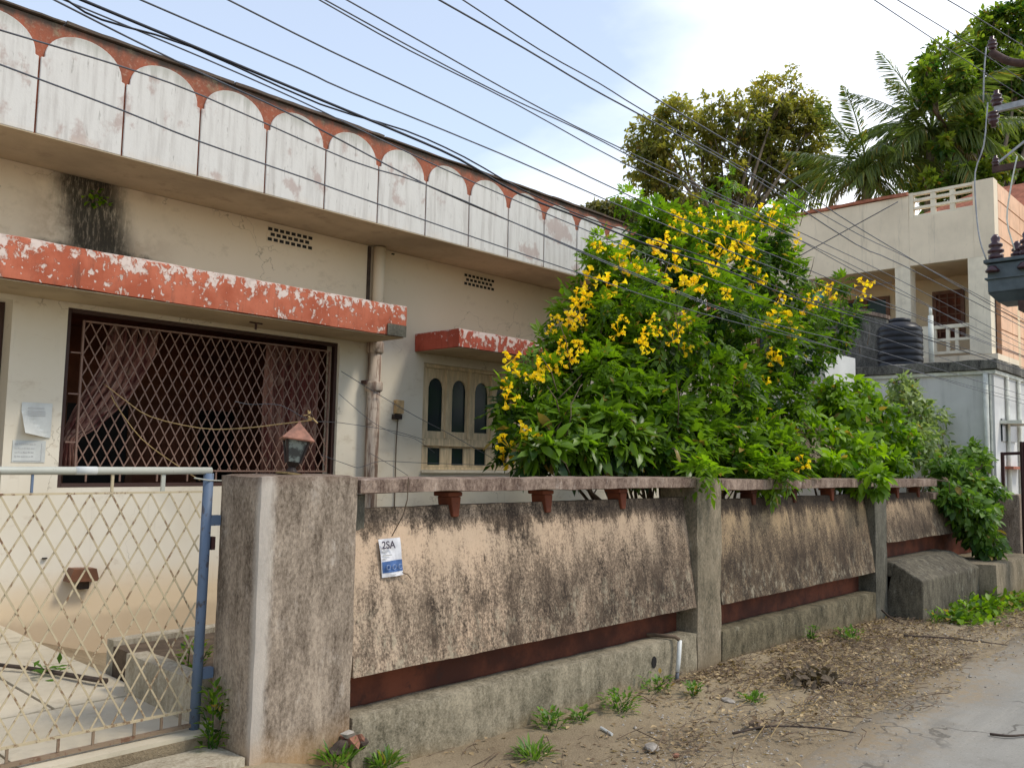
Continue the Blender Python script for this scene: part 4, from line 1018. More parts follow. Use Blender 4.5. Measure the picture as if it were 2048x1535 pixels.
# rain pipe with collars
pp = MB().tube([(6.135, 8.005, 3.05), (6.135, 8.005, 1.5), (6.135, 8.005, 0.2)], 0.078, 14).build('rain_pipe', 'pipe', house, smooth=True)
MB().tube([(6.165, 8.02, 3.995), (6.165, 8.02, 3.5), (6.165, 8.02, 3.055)], 0.07, 14).build('upper_pipe', 'cream_wall', pp, smooth=True)
MB().box(6.05, 6.085, 8.075, 8.098, 3.23, 4.0).build('pipe_shadow', 'dead_branch_dark', pp)  # dark strip standing in for the shadow along the upper pipe
for zz, hh, rr in ((2.30, 0.11, 0.102), (2.74, 0.14, 0.100)):
    MB().lathe([(rr * 0.9, 0), (rr, 0.015), (rr, hh - 0.015), (rr * 0.9, hh)], (6.135, 8.005, zz), 16).build('collar', 'pipe', pp, smooth=True)
MB().box(6.02, 6.05, 8.0, 8.098, 2.38, 2.42).build('clamp', 'rusty_steel', pp)
# dark weep hole beside the pipe
MB().lathe([(0.02, 0), (0.02, 0.012)], (6.42, 8.09, 3.97), 8).build('wall_hole', 'door_black', house)
# small brown hood on the dado and a bolt hole
hd = MB().prism_y([(2.90, 0.42), (3.16, 0.41), (3.13, 0.52), (2.94, 0.53)], 7.96, 8.098).build('wall_hood', 'brown_window_wood', house)
MB().box(3.02, 3.10, 8.03, 8.096, 0.34, 0.408).build('outlet', 'dead_branch_dark', hd)
MB().lathe([(0.022, 0), (0.022, 0.01)], (2.74, 8.09, 0.62), 8).build('wall_hole', 'door_black', house)

# small plant rooted in the mould under the roof
fern = thing('wall_plant', 'small green plant rooted high on the mouldy wall under the roof', 'plant')
n = 26
base = np.array([2.95, 8.07, 3.86]) + RNG.normal(size=(n, 3)) * np.array([0.07, 0.02, 0.05])
d = rnd_dirs(n) + np.array([0, -1.2, -0.1])
V, Fc, T = leaves(base, d, np.tile([0, 0, 1.0], (n, 1)), 0.05 + 0.06 * RNG.random(n), 0.04, RNG.random(n), True)
link('leaves', arr_mesh('leaves', V, Fc, 'bright_shrub_leaf', T), fern)
MB().tube([(2.95, 8.095, 3.80), (2.94, 8.05, 3.85), (2.97, 8.02, 3.93)], 0.006, 5).build('stem', 'dead_twig', fern)

# curtains inside the veranda
def curtain(name, label, rows):
    """rows: list of (z, x0, x1, y) from the top down"""
    nx = 46
    V, F = [], []
    for z, x0, x1, y_ in rows:
        for i in range(nx):
            t = i / (nx - 1)
            V.append((x0 + (x1 - x0) * t, y_ + 0.05 * math.sin(t * 30 + z * 0.9) + 0.022 * math.sin(t * 67 + 1 - z), z))
    for r in range(len(rows) - 1):
        for i in range(nx - 1):
            a = r * nx + i
            F.append((a, a + 1, a + nx + 1, a + nx))
    me = bpy.data.meshes.new(name)
    me.from_pydata(V, [], F)
    me.materials.append(MAT['curtain'])
    me.polygons.foreach_set('use_smooth', [True] * len(F))
    o = link(name, me, label=label, category='curtain', group='faded curtains behind the grille')
    m = o.modifiers.new('thick', 'SOLIDIFY'); m.thickness = 0.006
    return o
curtain('curtain', 'faded pink curtain tied back at the left end of the grille', [(2.76, 3.30, 3.78, 8.42), (2.5, 3.27, 3.74, 8.41), (2.2, 3.17, 3.60, 8.40), (1.95, 3.02, 3.40, 8.38), (1.75, 2.93, 3.18, 8.34), (1.66, 2.89, 3.02, 8.31), (1.58, 2.89, 2.99, 8.30), (1.50, 2.87, 3.02, 8.30), (1.40, 2.86, 3.03, 8.30)])
curtain('curtain', 'faded red curtain hanging straight at the right end of the grille', [(2.76, 4.98, 5.66, 8.42), (2.3, 4.96, 5.66, 8.42), (1.9, 4.98, 5.66, 8.43), (1.3, 5.0, 5.66, 8.43)])

# notices on the white pillar
n1 = thing('notice_paper', 'blank looking white notice with a curled lower corner on the pillar', 'notice', group='papers stuck on the house pillar')
V, F = [], []
for j in range(9):
    for i in range(9):
        u_, v_ = i / 8, j / 8
        cur = max(0, (1 - u_) * 0.9 + (1 - v_) * 1.1 - 1.15) * 0.09
        V.append((2.478 + 0.245 * u_ + cur * 0.25, 8.092 - cur, 1.655 + 0.30 * v_ + cur * 0.5))
for j in range(8):
    for i in range(8):
        F.append((j * 9 + i, j * 9 + i + 1, j * 9 + i + 10, j * 9 + i + 9))
me = bpy.data.meshes.new('sheet'); me.from_pydata(V, [], F); me.materials.append(MAT['paper_white'])
link('sheet', me, n1)
pl = MB()
for z_, a, b in ((1.905, 2.53, 2.66), (1.878, 2.53, 2.67), (1.86, 2.53, 2.67), (1.842, 2.53, 2.67)):
    pl.box(a, b, 8.0885, 8.0905, z_, z_ + 0.009)
pl.build('print_lines', 'paper_print_grey', n1)
n2 = thing('notice_paper', 'flat printed form pasted below the curled notice on the pillar', 'notice', group='papers stuck on the house pillar')
MB().box(2.43, 2.69, 8.094, 8.098, 1.445, 1.63).build('sheet', 'paper_white', n2)
pl = MB()
random.seed(5)
for z_ in (1.595, 1.56, 1.525, 1.49):
    xx = 2.45
    while xx < 2.60:
        l_ = random.uniform(0.008, 0.03)
        pl.box(xx, min(xx + l_, 2.61), 8.0915, 8.0935, z_, z_ + random.uniform(0.006, 0.012))
        xx += l_ + 0.008
pl.box(2.44, 2.66, 8.0915, 8.0935, 1.455, 1.459).box(2.655, 2.659, 8.0915, 8.0935, 1.462, 1.61)
pl.build('print_lines', 'paper_print_grey', n2)

# socket box and its cord on the wall right of the pipe
jb = thing('junction_box', 'tan electrical box with broken cover on the wall beside the rain pipe', 'electrical box')
rough_box('case', 'tan_plastic', jb, 6.50, 6.62, 8.03, 8.098, 2.06, 2.23, cell=0.03, amp=0.006, bev=0.008)
MB().box(6.485, 6.60, 8.04, 8.097, 2.0, 2.055).build('cover', 'lamp_iron', jb)
MB().tube([(6.555, 8.07, 2.0), (6.552, 8.08, 1.7), (6.558, 8.085, 1.1), (6.55, 8.085, 0.4)], 0.007, 5).build('cord', 'brown_cord', jb)

# ================================================================== BOUNDARY WALL
bw = thing('boundary_wall', 'stained street wall of leaning panels between square pilasters', 'wall')
YP = 4.04
rough_box('gate_pillar', 'streaked_pillar_plaster', bw, 2.39, 3.02, YP, 4.47, -0.45, 1.44, cell=0.05, amp=0.005, bev=0.014, label='broad streaked pillar beside the gate')
def cap(x0, x1, z0, z1, y0=YP + 0.004, y1=4.40):
    rough_box('cap_beam', 'cap_beam_plaster', bw, x0, x1, y0, y1, z0, z1, cell=0.07, amp=0.006, bev=0.012)
cap(3.024, 6.655, 1.335, 1.425)
cap(7.082, 10.70, 1.30, 1.405)
cap(11.09, 13.02, 1.285, 1.395)
cap(13.03, 15.95, 1.10, 1.20, 4.10, 4.40)
rough_box('pilaster', 'mossy_pilaster_plaster', bw, 6.66, 7.077, YP, 4.44, -0.8, 1.42, cell=0.05, amp=0.007, bev=0.014)
rough_box('pilaster', 'dark_grey_plaster', bw, 10.705, 11.085, YP, 4.44, -0.9, 1.405, cell=0.05, amp=0.007, bev=0.014, label='dark mossy pilaster beside the buttress')
rough_box('end_post', 'dark_grey_plaster', bw, 3.025, 3.16, 4.16, 4.38, 1.10, 1.33, cell=0.05, amp=0.004, bev=0.008)
def panel(x0, x1, zb, zt, yb, yt, mat, th=0.06):
    import bmesh
    nx, nz = int((x1 - x0) / 0.06), 18
    V, F = [], []
    def P(i, j, back):
        t = j / nz
        x_ = x0 + (x1 - x0) * i / nx
        p = Vector((x_, yb + (yt - yb) * t + back * th, zb + (zt - zb) * t))
        return tuple(p + mnoise.noise_vector(p * 2.7) * 0.008 + mnoise.noise_vector(p * 12) * 0.003)
    for b in (0, 1):
        for j in range(nz + 1):
            for i in range(nx + 1):
                V.append(P(i, j, b))
    N = (nx + 1) * (nz + 1)
    for j in range(nz):
        for i in range(nx):
            a = j * (nx + 1) + i
            F.append((a, a + 1, a + nx + 2, a + nx + 1))
            F.append((N + a, N + a + nx + 1, N + a + nx + 2, N + a + 1))
    for i in range(nx):
        F.append((i, N + i, N + i + 1, i + 1))
        a = nz * (nx + 1) + i
        F.append((a, a + 1, N + a + 1, N + a))
    for j in range(nz):
        a = j * (nx + 1)
        F.append((a, a + nx + 1, N + a + nx + 1, N + a))
        a += nx
        F.append((a, N + a, N + a + nx + 1, a + nx + 1))
    me = bpy.data.meshes.new('sloped_panel')
    me.from_pydata(V, [], F)
    me.materials.append(MAT[mat])
    return link('sloped_panel', me, bw)
panel(3.028, 6.650, 0.310, 1.245, YP + 0.004, 4.185, 'peach_panel_plaster')
panel(7.085, 10.698, 0.285, 1.215, YP + 0.004, 4.18, 'ochre_panel_plaster')
panel(11.092, 15.2, 0.61, 1.205, YP + 0.004, 4.18, 'far_panel_plaster')
for x0, x1, z0, z1 in ((3.022, 6.658, -0.1, 0.62), (7.08, 10.703, -0.3, 0.60), (11.088, 15.9, 0.0, 0.85)):
    MB().box(x0, x1, 4.255, 4.37, z0, z1).build('back_wall', 'red_oxide', bw)
def bracket(x, zt, zb):
    m = MB().box(x - 0.07, x + 0.055, 4.15, 4.30, zt - 0.03, zt)
    m.hexa([(x - 0.022, 4.152, zb), (x + 0.030, 4.152, zb), (x + 0.030, 4.29, zb), (x - 0.022, 4.29, zb), (x - 0.045, 4.152, zt - 0.031), (x + 0.045, 4.152, zt - 0.031), (x + 0.045, 4.29, zt - 0.031), (x - 0.045, 4.29, zt - 0.031)])
    m.build('bracket', 'red_oxide', bw, bevel=0.008)
for x_ in (3.88, 4.80, 5.72):
    bracket(x_, 1.332, 1.17)
for x_ in (7.9, 8.8, 9.75):
    bracket(x_, 1.297, 1.15)
for x_ in (11.8, 12.6):
    bracket(x_, 1.282, 1.14)
rough_box('plinth', 'plinth_plaster', bw, 3.024, 6.655, YP - 0.003, 4.25, -0.7, 0.095, cell=0.06, amp=0.006, bev=0.014)
rough_box('plinth', 'sooty_plinth_plaster', bw, 7.080, 10.70, YP - 0.003, 4.25, -0.8, 0.055, cell=0.06, amp=0.006, bev=0.014)
# sloped buttress at the far end
bt = MB()
bt.hexa([(11.10, 3.64, -0.8), (13.4, 3.64, -0.8), (13.4, 4.25, -0.8), (11.10, 4.25, -0.8), (11.10, 3.64, 0.185), (13.4, 3.64, 0.185), (13.4, 3.98, 0.375), (11.10, 3.98, 0.375)])
bt.hexa([(11.10, 3.985, 0.2), (13.4, 3.985, 0.2), (13.4, 4.25, 0.2), (11.10, 4.25, 0.2), (11.10, 3.985, 0.378), (13.4, 3.985, 0.378), (13.4, 4.25, 0.385), (11.10, 4.25, 0.385)])
bt.build('buttress', 'buttress_plaster', bw, bevel=0.02)
rough_box('buttress', 'mossy_pilaster_plaster', bw, 13.41, 15.6, 3.42, 4.25, -0.8, 0.235, cell=0.1, amp=0.01, bev=0.02, label='flat topped ledge at the far end')
MB().lathe([(0.028, 0), (0.028, 0.004)], (0, 0, 0), 10).build('drain_hole', 'door_black', bw).matrix_world = Matrix.Translation((5.985, 4.034, -0.05)) @ Matrix.Rotation(math.pi / 2, 4, 'X') @ Matrix.Diagonal((1.2, 1.7, 1, 1))

# pale drain stub
pv = thing('drain_pipe', 'thin pale plastic pipe leaning on the plinth beside the pilaster', 'pipe')
MB().tube([(6.12, 4.20, 0.125), (6.27, 4.02, 0.115), (6.29, 3.99, 0.09)], 0.016, 8).build('elbow', 'dead_twig', pv, smooth=True)
MB().tube([(6.295, 3.99, 0.088), (6.27, 3.985, -0.07), (6.245, 3.98, -0.16)], 0.019, 8).build('pipe', 'white_pvc', pv, smooth=True)
MB().tube([(6.245, 3.98, -0.162), (6.225, 3.975, -0.24)], 0.016, 8).build('tail', 'grey_cable', pv, smooth=True)

# poster on the first panel
ps = thing('poster', 'torn paper notice with blue band and 2SA lettering on the peach panel', 'poster')
def pan_y(z):
    return YP + 0.004 + (4.185 - YP - 0.004) * (z - 0.31) / 0.935 - 0.010
def sheet(name, mat, x0, x1, z0, z1, off, wav=0.006, skew=0.016, parent=ps):
    V, F = [], []
    for j in range(11):
        for i in range(8):
            u_, v_ = i / 7, j / 10
            z_ = z0 + (z1 - z0) * v_ + 0.006 * u_
            x_ = x0 + (x1 - x0) * u_ + skew * (1.065 - z_) / 0.23
            V.append((x_, pan_y(z_) - off - wav * math.sin(u_ * 5 + z_ * 21) - wav * 0.6, z_))
    for j in range(10):
        for i in range(7):
            a = j * 8 + i
            F.append((a, a + 1, a + 9, a + 8))
    me = bpy.data.meshes.new(name); me.from_pydata(V, [], F); me.materials.append(MAT[mat])
    return link(name, me, parent)
sheet('sheet', 'poster_paper', 3.243, 3.405, 0.838, 1.060, 0.004)
sheet('blue_band', 'ink_blue', 3.248, 3.405, 0.864, 0.930, 0.0065)
def text(s, size, x, y_, z, mat, parent, rx=90, name='lettering', ext=0.0006, rz=0):
    cu = bpy.data.curves.new(name, 'FONT')
    cu.body = s
    cu.size = size
    cu.extrude = ext
    cu.offset = 0.0012
    tmp = bpy.data.objects.new(name, cu)
    COL.objects.link(tmp)
    bpy.context.view_layer.update()
    me = bpy.data.meshes.new_from_object(tmp.evaluated_get(bpy.context.evaluated_depsgraph_get()))
    bpy.data.objects.remove(tmp)
    me.materials.clear(); me.materials.append(MAT[mat])
    o = link(name, me, parent)
    o.location = (x, y_, z)
    o.rotation_euler = (math.radians(rx), 0, math.radians(rz))
    return o
text('2SA', 0.062, 3.249, pan_y(1.0) - 0.030, 1.008, 'ink_dark', ps, rx=82)
m = MB()
for q, (a, b) in enumerate(((3.27, 3.30), (3.315, 3.345), (3.36, 3.39))):
    yy = pan_y(0.90) - 0.024
    for t in range(8):
        an0, an1 = t * math.pi / 4, (t + 1) * math.pi / 4
        c0, r_ = ((a + b) / 2 + 0.01, 0.898), 0.014
        m.bar((c0[0] + r_ * math.cos(an0), yy, c0[1] + r_ * math.sin(an0)), (c0[0] + r_ * math.cos(an1), yy, c0[1] + r_ * math.sin(an1)), 0.002, 0.007, (0, 1, 0))
m.build('band_marks', 'ink_pale_blue', ps)
m = MB()
for z_, a, b in ((0.985, 3.26, 3.30), (0.965, 3.26, 3.33), (0.946, 3.262, 3.29), (0.849, 3.31, 3.35)):
    m.box(a, b, pan_y(z_) - 0.0205, pan_y(z_) - 0.019, z_, z_ + 0.006)
m.build('print_lines', 'paper_print_grey', ps)
MB().tube([(3.40, pan_y(0.86) - 0.02, 0.86), (3.44, pan_y(0.84) - 0.02, 0.845), (3.47, pan_y(0.82) - 0.015, 0.815)], 0.003, 5).build('string', 'brown_cord', ps)
MB().tube([(3.37, 4.03, 1.43), (3.365, 4.028, 1.30), (3.36, 4.06, 1.20), (3.345, pan_y(1.08) - 0.01, 1.075)], 0.0035, 5).build('hanging_wire', 'brown_cord', ps)

# pillar lamp
lp = thing('pillar_lamp', 'small tilted lantern with copper hood on the gate pillar', 'lamp')
T0 = Matrix.Translation((2.70, 4.25, 1.442)) @ Matrix.Scale(1.1, 4) @ Matrix.Rotation(math.radians(8), 4, 'Y') @ Matrix.Rotation(math.radians(20), 4, 'Z')
def lpart(mb, name, mat, par=lp, smooth=False):
    mb.v = [tuple(T0 @ Vector(v)) for v in mb.v]
    return mb.build(name, mat, par, smooth)
lpart(MB().lathe([(0.055, 0), (0.058, 0.008), (0.03, 0.014), (0.018, 0.035), (0.035, 0.06)], n=14), 'foot', 'lamp_iron')
lpart(MB().lathe([(0.075, -0.004), (0.078, 0.004), (0.05, 0.007)], n=14), 'base_ring', 'yellow_rope')
def frus(z0, r0, z1, r1):
    return MB().lathe([(r0, z0), (r1, z1)], n=4)
lpart(frus(0.062, 0.042, 0.175, 0.075), 'glass', 'lamp_glass')
for q in range(4):
    a = q * math.pi / 2
    lpart(MB().bar((0.045 * math.cos(a), 0.045 * math.sin(a), 0.058), (0.080 * math.cos(a), 0.080 * math.sin(a), 0.178), 0.010, 0.010), 'rib', 'lamp_iron')
lpart(MB().lathe([(0.112, 0.172), (0.114, 0.178), (0.012, 0.262), (0.006, 0.275)], n=4), 'hood', 'copper_lamp')

# ================================================================== GATE
gt = thing('gate', 'steel diamond mesh gate with blue hinge post and grey top rail', 'gate')
YG = 4.45
MB().tube([(2.300, YG, 0.03), (2.308, YG, 0.8), (2.312, YG, 1.442)], 0.027, 14).build('hinge_post', 'gate_post_blue_paint', gt, smooth=True)
tr_ = MB().tube([(2.325, YG, 1.456), (1.2, YG, 1.452), (-0.9, YG, 1.452)], 0.0195, 14).build('top_rail', 'gate_rail_grey_paint', gt, smooth=True)
MB().tube([(1.62, YG, 1.454), (1.72, YG, 1.454)], 0.0203, 14).build('tape', 'paper_white', tr_, smooth=True)
MB().tube([(-0.9, YG, 0.03), (-0.9, YG, 1.45)], 0.027, 12).build('latch_post', 'gate_post_blue_paint', gt, smooth=True)
MB().bar((2.28, YG, 1.343), (-0.87, YG, 1.343), 0.012, 0.010).build('mesh_rail', 'gate_bar_cream_paint', gt)
MB().bar((2.28, YG, 0.198), (-0.87, YG, 0.198), 0.014, 0.012).build('mesh_rail', 'gate_bar_cream_paint', gt)
MB().bar((2.28, YG, 0.118), (-0.87, YG, 0.118), 0.022, 0.018).build('bottom_rail', 'gate_frame_brown_paint', gt)
for xx, wd_, mt in ((1.43, 0.010, 'gate_post_blue_paint'), (1.80, 0.012, 'gate_bar_cream_paint'), (2.06, 0.020, 'gate_rail_grey_paint'), (0.7, 0.012, 'gate_bar_cream_paint'), (0.1, 0.012, 'gate_bar_cream_paint')):
    MB().bar((xx, YG, 1.435), (xx, YG, 1.349), wd_, 0.012, (0, 1, 0)).build('hanger', mt, gt)
for xx in (1.40, 1.62, 1.78, 1.98, 2.12, 2.22, 0.9, 0.4):
    MB().bar((xx, YG, 0.19), (xx, YG, 0.128), 0.012, 0.010, (0, 1, 0)).build('hanger', 'gate_frame_brown_paint', gt)
for zz in (1.16, 0.35):
    MB().box(2.325, 2.385, YG - 0.02, YG + 0.02, zz, zz + 0.055).build('hinge', 'gate_post_blue_paint', gt)
MB().box(2.338, 2.36, YG - 0.02, YG + 0.02, 1.03, 1.10).build('lug', 'maroon_gate_paint', gt)
MB().tube([(2.22, YG - 0.02, 1.418), (2.30, YG - 0.03, 1.405), (2.385, YG - 0.01, 1.402)], 0.004, 6).build('tie_wire', 'gate_rail_grey_paint', gt)
diamonds(gt, 'bar', 'gate_bar_cream_paint', -0.86, 2.275, 0.204, 1.337, YG, 0.100, 1.79, 0.0085, 0.004, 1.60, 0)

# threshold with slabs under the gate
th = rough_box('threshold', 'curb_concrete', None, -3.0, 2.385, 4.05, 4.35, -0.3, 0.03, cell=0.12, amp=0.006, bev=0.012, kind='structure')

# stick lying in the yard
tw = thing('fallen_branch', 'thin dark branch with a green tip lying on the yard floor', 'branch')
MB().tube(catenary([(1.75, 6.9, 0.125), (1.95, 6.45, 0.135), (2.1, 6.2, 0.125), (2.25, 5.72, 0.13), (2.30, 5.60, 0.13)], 4), 0.012, 6, 0.02).build('stick', 'dead_branch_dark', tw)
n = 16
V, Fc, T = leaves(np.array([2.12, 6.12, 0.14]) + RNG.normal(size=(n, 3)) * [0.07, 0.07, 0.012], rnd_dirs(n) * [1, 1, 0.3] + [0.4, -0.4, 0.2], np.tile([0, 0, 1.0], (n, 1)), 0.09, 0.035, RNG.random(n) * 0.6)
link('leaves', arr_mesh('leaves', V, Fc, 'weed_leaf', T), tw)

# ================================================================== SHRUBS IN THE BED
def limb_tubes(mb, root, blobs, r0, r1, n=6, sag=0.0):
    root = Vector(root)
    for b in blobs:
        e = Vector(b[:3])
        m = root.lerp(e, 0.5) + Vector((random.uniform(-.12, .12), random.uniform(-.08, .08), random.uniform(0, .2) - sag))
        q = root.lerp(e, 0.78) + Vector((random.uniform(-.1, .1), random.uniform(-.05, .05), random.uniform(0, .12) - sag * 0.6))
        mb.tube([root + Vector((random.uniform(-.12, .12), random.uniform(-.08, .08), 0)), m, q, e], r0, n, r1)

tec = thing('tecoma_shrub', 'tall shrub covered in yellow trumpet flowers behind the street wall', 'shrub')
st = MB()
B = TAB['TECOMA']
for i, b in enumerate(B):
    root = (min(max(b[0], 6.6), 11.5) * 0.45 + 8.6 * 0.55, 5.3, 0.28)
    limb_tubes(st, root, [b], 0.022, 0.006)
for i in range(60):
    b = random.choice(B)
    p = Vector(b[:3]) + Vector((random.uniform(-.3, .3), random.uniform(-.5, -.1), random.uniform(-.4, .2)))
    q = p + Vector((random.uniform(-.35, .35), random.uniform(-.15, .05), random.uniform(.1, .5)))
    st.tube([p, p.lerp(q, .5) + Vector((.03, 0, .02)), q], 0.006, 4, 0.003)
st.build('stems', 'dead_twig', tec, smooth=True)
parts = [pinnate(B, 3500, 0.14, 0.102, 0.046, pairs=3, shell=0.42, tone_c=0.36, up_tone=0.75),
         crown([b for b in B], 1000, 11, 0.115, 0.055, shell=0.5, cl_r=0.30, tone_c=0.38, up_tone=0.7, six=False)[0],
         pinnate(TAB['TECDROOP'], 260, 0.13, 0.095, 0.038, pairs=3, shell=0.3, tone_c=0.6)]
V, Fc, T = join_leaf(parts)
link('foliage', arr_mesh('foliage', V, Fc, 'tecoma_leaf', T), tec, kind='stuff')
# outer wispy shoots
sh = MB()
ws = []
for b in random.sample(B, 24):
    u = Vector((random.uniform(-1, 1), random.uniform(-.6, .2), random.uniform(.1, 1))).normalized()
    p = Vector(b[:3]) + u * b[3] * 0.8
    e = p + u * random.uniform(0.18, 0.38) + Vector((0, 0, 0.05))
    sh.tube([p, p.lerp(e, .5) + Vector((0, 0, .02)), e], 0.005, 4, 0.002)
    ws += [list(e) + [0.10], list(p.lerp(e, .6)) + [0.08]]
sh.build('shoots', 'dead_twig', tec)
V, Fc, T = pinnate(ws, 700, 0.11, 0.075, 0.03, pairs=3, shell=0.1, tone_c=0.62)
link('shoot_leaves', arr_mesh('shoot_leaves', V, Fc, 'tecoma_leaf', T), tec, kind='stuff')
# flower clusters: bunches of flared trumpets
def flower_mesh(seed):
    r = np.random.default_rng(seed)
    V, F, T = [], [], []
    for q in range(11):
        d = unit(r.normal(size=3) + np.array([0, -0.7, 0.35]))
        c = d * (0.02 + 0.075 * r.random()) + r.normal(size=3) * 0.022
        s_ = unit(np.cross(d, r.normal(size=3)))
        u = np.cross(s_, d)
        L = 0.062 * (0.8 + 0.5 * r.random())
        b = len(V)
        F.append((0, b, b + 1)) if q else None
        tone = 0.25 + 0.75 * r.random()
        V.append(c); T.append(tone * 0.4)
        for rad, al in ((0.010, 0.45), (0.016, 0.75)):
            for k_ in range(5):
                a = 2 * math.pi * k_ / 5
                V.append(c + d * L * al + (s_ * math.cos(a) + u * math.sin(a)) * rad); T.append(tone * 0.8)
        for k_ in range(10):
            a = 2 * math.pi * (k_ - 0.5) / 10
            rad = 0.036 if k_ % 2 else 0.028
            V.append(c + d * L * (0.95 if k_ % 2 else 1.02) + (s_ * math.cos(a) + u * math.sin(a)) * rad); T.append(tone)
        for k_ in range(5):
            k2 = (k_ + 1) % 5
            F.append((b, b + 1 + k_, b + 1 + k2))
            F += [(b + 1 + k_, b + 6 + k_, b + 6 + k2), (b + 1 + k_, b + 6 + k2, b + 1 + k2)]
            o0, o1, o2 = b + 11 + 2 * k_, b + 11 + 2 * k_ + 1, b + 11 + (2 * k_ + 2) % 10
            F += [(b + 6 + k_, o0, o1), (b + 6 + k_, o1, b + 6 + k2), (b + 6 + k2, o1, o2)]
    return arr_mesh('flower_cluster', V, F, 'tecoma_flower', T)
fms = [flower_mesh(s_) for s_ in (1, 2, 3, 4)]
random.seed(11)
for i, p in enumerate(TAB['FLOWERS']):
    o = link('flower_cluster', fms[i % 4], tec)
    o.location = (p[0], p[1] - 0.06, p[2])
    o.rotation_euler = (random.uniform(-.4, .4), random.uniform(-.4, .4), random.uniform(-.9, .9))
    s_ = random.uniform(0.5, 0.95) * (1.08 if p[2] > 3.2 else 0.8)
    o.scale = (s_, s_, s_)
# withered seed heads near the crown
dh = MB()
V, Fc, T = pinnate([[7.75, 5.05, 3.13, 0.16], [8.0, 5.0, 2.95, 0.16], [10.4, 4.9, 1.95, 0.22], [10.7, 4.8, 1.7, 0.2]], 150, 0.10, 0.09, 0.03, pairs=2, shell=0.2, tone_c=0.6, droop=0.9)
link('withered_leaves', arr_mesh('withered_leaves', V, Fc, 'dead_leaf_cluster', T), tec, kind='stuff')

s1 = thing('broadleaf_shrub', 'low dark broad leaved shrub just behind the wall below the yellow flowers', 'shrub')
st = MB()
limb_tubes(st, (7.4, 4.9, 0.28), TAB['SHRUB1'], 0.014, 0.005)
st.build('stems', 'dead_twig', s1)
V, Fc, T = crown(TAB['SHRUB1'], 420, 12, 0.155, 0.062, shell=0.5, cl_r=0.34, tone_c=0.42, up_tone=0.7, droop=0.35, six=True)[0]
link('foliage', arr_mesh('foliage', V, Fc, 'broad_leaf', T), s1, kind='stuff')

s2 = thing('leafy_shrub', 'bright green leafy shrub right of the yellow flowered one', 'shrub')
st = MB()
limb_tubes(st, (12.6, 5.4, 0.28), TAB['SHRUB2'][:8], 0.02, 0.006)
st.build('stems', 'dead_twig', s2)
pr = [crown(TAB['SHRUB2'], 620, 13, 0.135, 0.062, shell=0.5, cl_r=0.36, tone_c=0.45, up_tone=0.6, droop=0.5, six=True)[0]]
V, Fc, T = join_leaf(pr)
link('foliage', arr_mesh('foliage', V, Fc, 'bright_shrub_leaf', T), s2, kind='stuff')

s3 = thing('pale_shrub', 'loose pale leaved shrub in front of the white outhouse wall', 'shrub')
st = MB()
limb_tubes(st, (15.6, 5.3, 0.1), TAB['SHRUB3'], 0.018, 0.005)
st.build('stems', 'dead_twig', s3)
V, Fc, T = crown(TAB['SHRUB3'], 230, 11, 0.14, 0.06, shell=0.35, cl_r=0.34, tone_c=0.5, up_tone=0.4, six=True)[0]
link('foliage', arr_mesh('foliage', V, Fc, 'pale_shrub_leaf', T), s3, kind='stuff')

cp = thing('wall_creeper', 'creeper spilling over the far end of the street wall', 'creeper')
st = MB()
for b in TAB['CREEP']:
    e = Vector(b[:3])
    t = Vector((e.x, 4.25, 1.42))
    st.tube([t + Vector((random.uniform(-.3, .3), 0.1, -.02)), t.lerp(e, .5) + Vector((0, -.12, .1)), e, e + Vector((random.uniform(-.2, .2), -.03, -.3))], 0.014, 5, 0.005)
st.build('stems', 'dead_twig', cp)
V, Fc, T = crown(TAB['CREEP'], 330, 11, 0.13, 0.065, shell=0.35, cl_r=0.36, tone_c=0.42, up_tone=0.6, droop=0.6, six=True)[0]
link('foliage', arr_mesh('foliage', V, Fc, 'creeper_leaf', T), cp, kind='stuff')

# ================================================================== VERGE: weeds, litter, stones
def weed(label, x, y, r, h, n, loc_z=None, mat='weed_leaf', long=False):
    t = thing('weed', label, 'weed', group='weeds at the foot of the wall')
    z0 = gz(x, y) + 0.045 if loc_z is None else loc_z
    a = RNG.random(n) * 2 * math.pi
    q = RNG.random(n) ** 0.5
    base = np.stack([x + r * 0.7 * q * np.cos(a), y + r * 0.6 * q * np.sin(a), z0 + h * RNG.random(n) * (0.15 if long else 0.75)], 1)
    d = np.stack([np.cos(a) * q, np.sin(a) * q, 0.35 + (0.9 if long else 0.4) * RNG.random(n)], 1) + rnd_dirs(n) * 0.4
    r *= 0.85; h *= 0.8
    ll = (0.085 if long else 0.045) * (0.4 + 1.0 * RNG.random(n))
    V, Fc, T = leaves(base, d, np.tile([0, 0, 1.0], (n, 1)), ll, ll * (0.16 if long else 0.5), RNG.random(n), True)
    link('leaves', arr_mesh('leaves', V, Fc, mat, T), t)
    s_ = MB()
    for k_ in range(min(10, n // 5)):
        s_.tube([(x + random.uniform(-.3, .3) * r, y + random.uniform(-.3, .3) * r, z0 - 0.02), tuple(base[k_ * 3])], 0.003, 4)
    s_.build('stalks', 'weed_leaf', t)
    return t
weed('low green weed under the middle of the first panel', 4.54, 3.88, 0.15, 0.13, 110)
weed('small dark weed right of the low green one', 4.80, 3.84, 0.10, 0.10, 60)
weed('widest leafy weed on the verge below the plinth', 5.20, 3.79, 0.20, 0.17, 140)
weed('sparse weed against the plinth beside the drain hole', 5.85, 3.92, 0.18, 0.14, 80)
weed('small bright weed below the pale drain pipe', 5.96, 3.66, 0.10, 0.11, 65)
weed('grassy tuft at the left end of the verge', 4.04, 3.58, 0.15, 0.12, 110, long=True)
weed('grass tuft before the rubble at the gate pillar', 2.86, 3.93, 0.13, 0.14, 110, long=True)
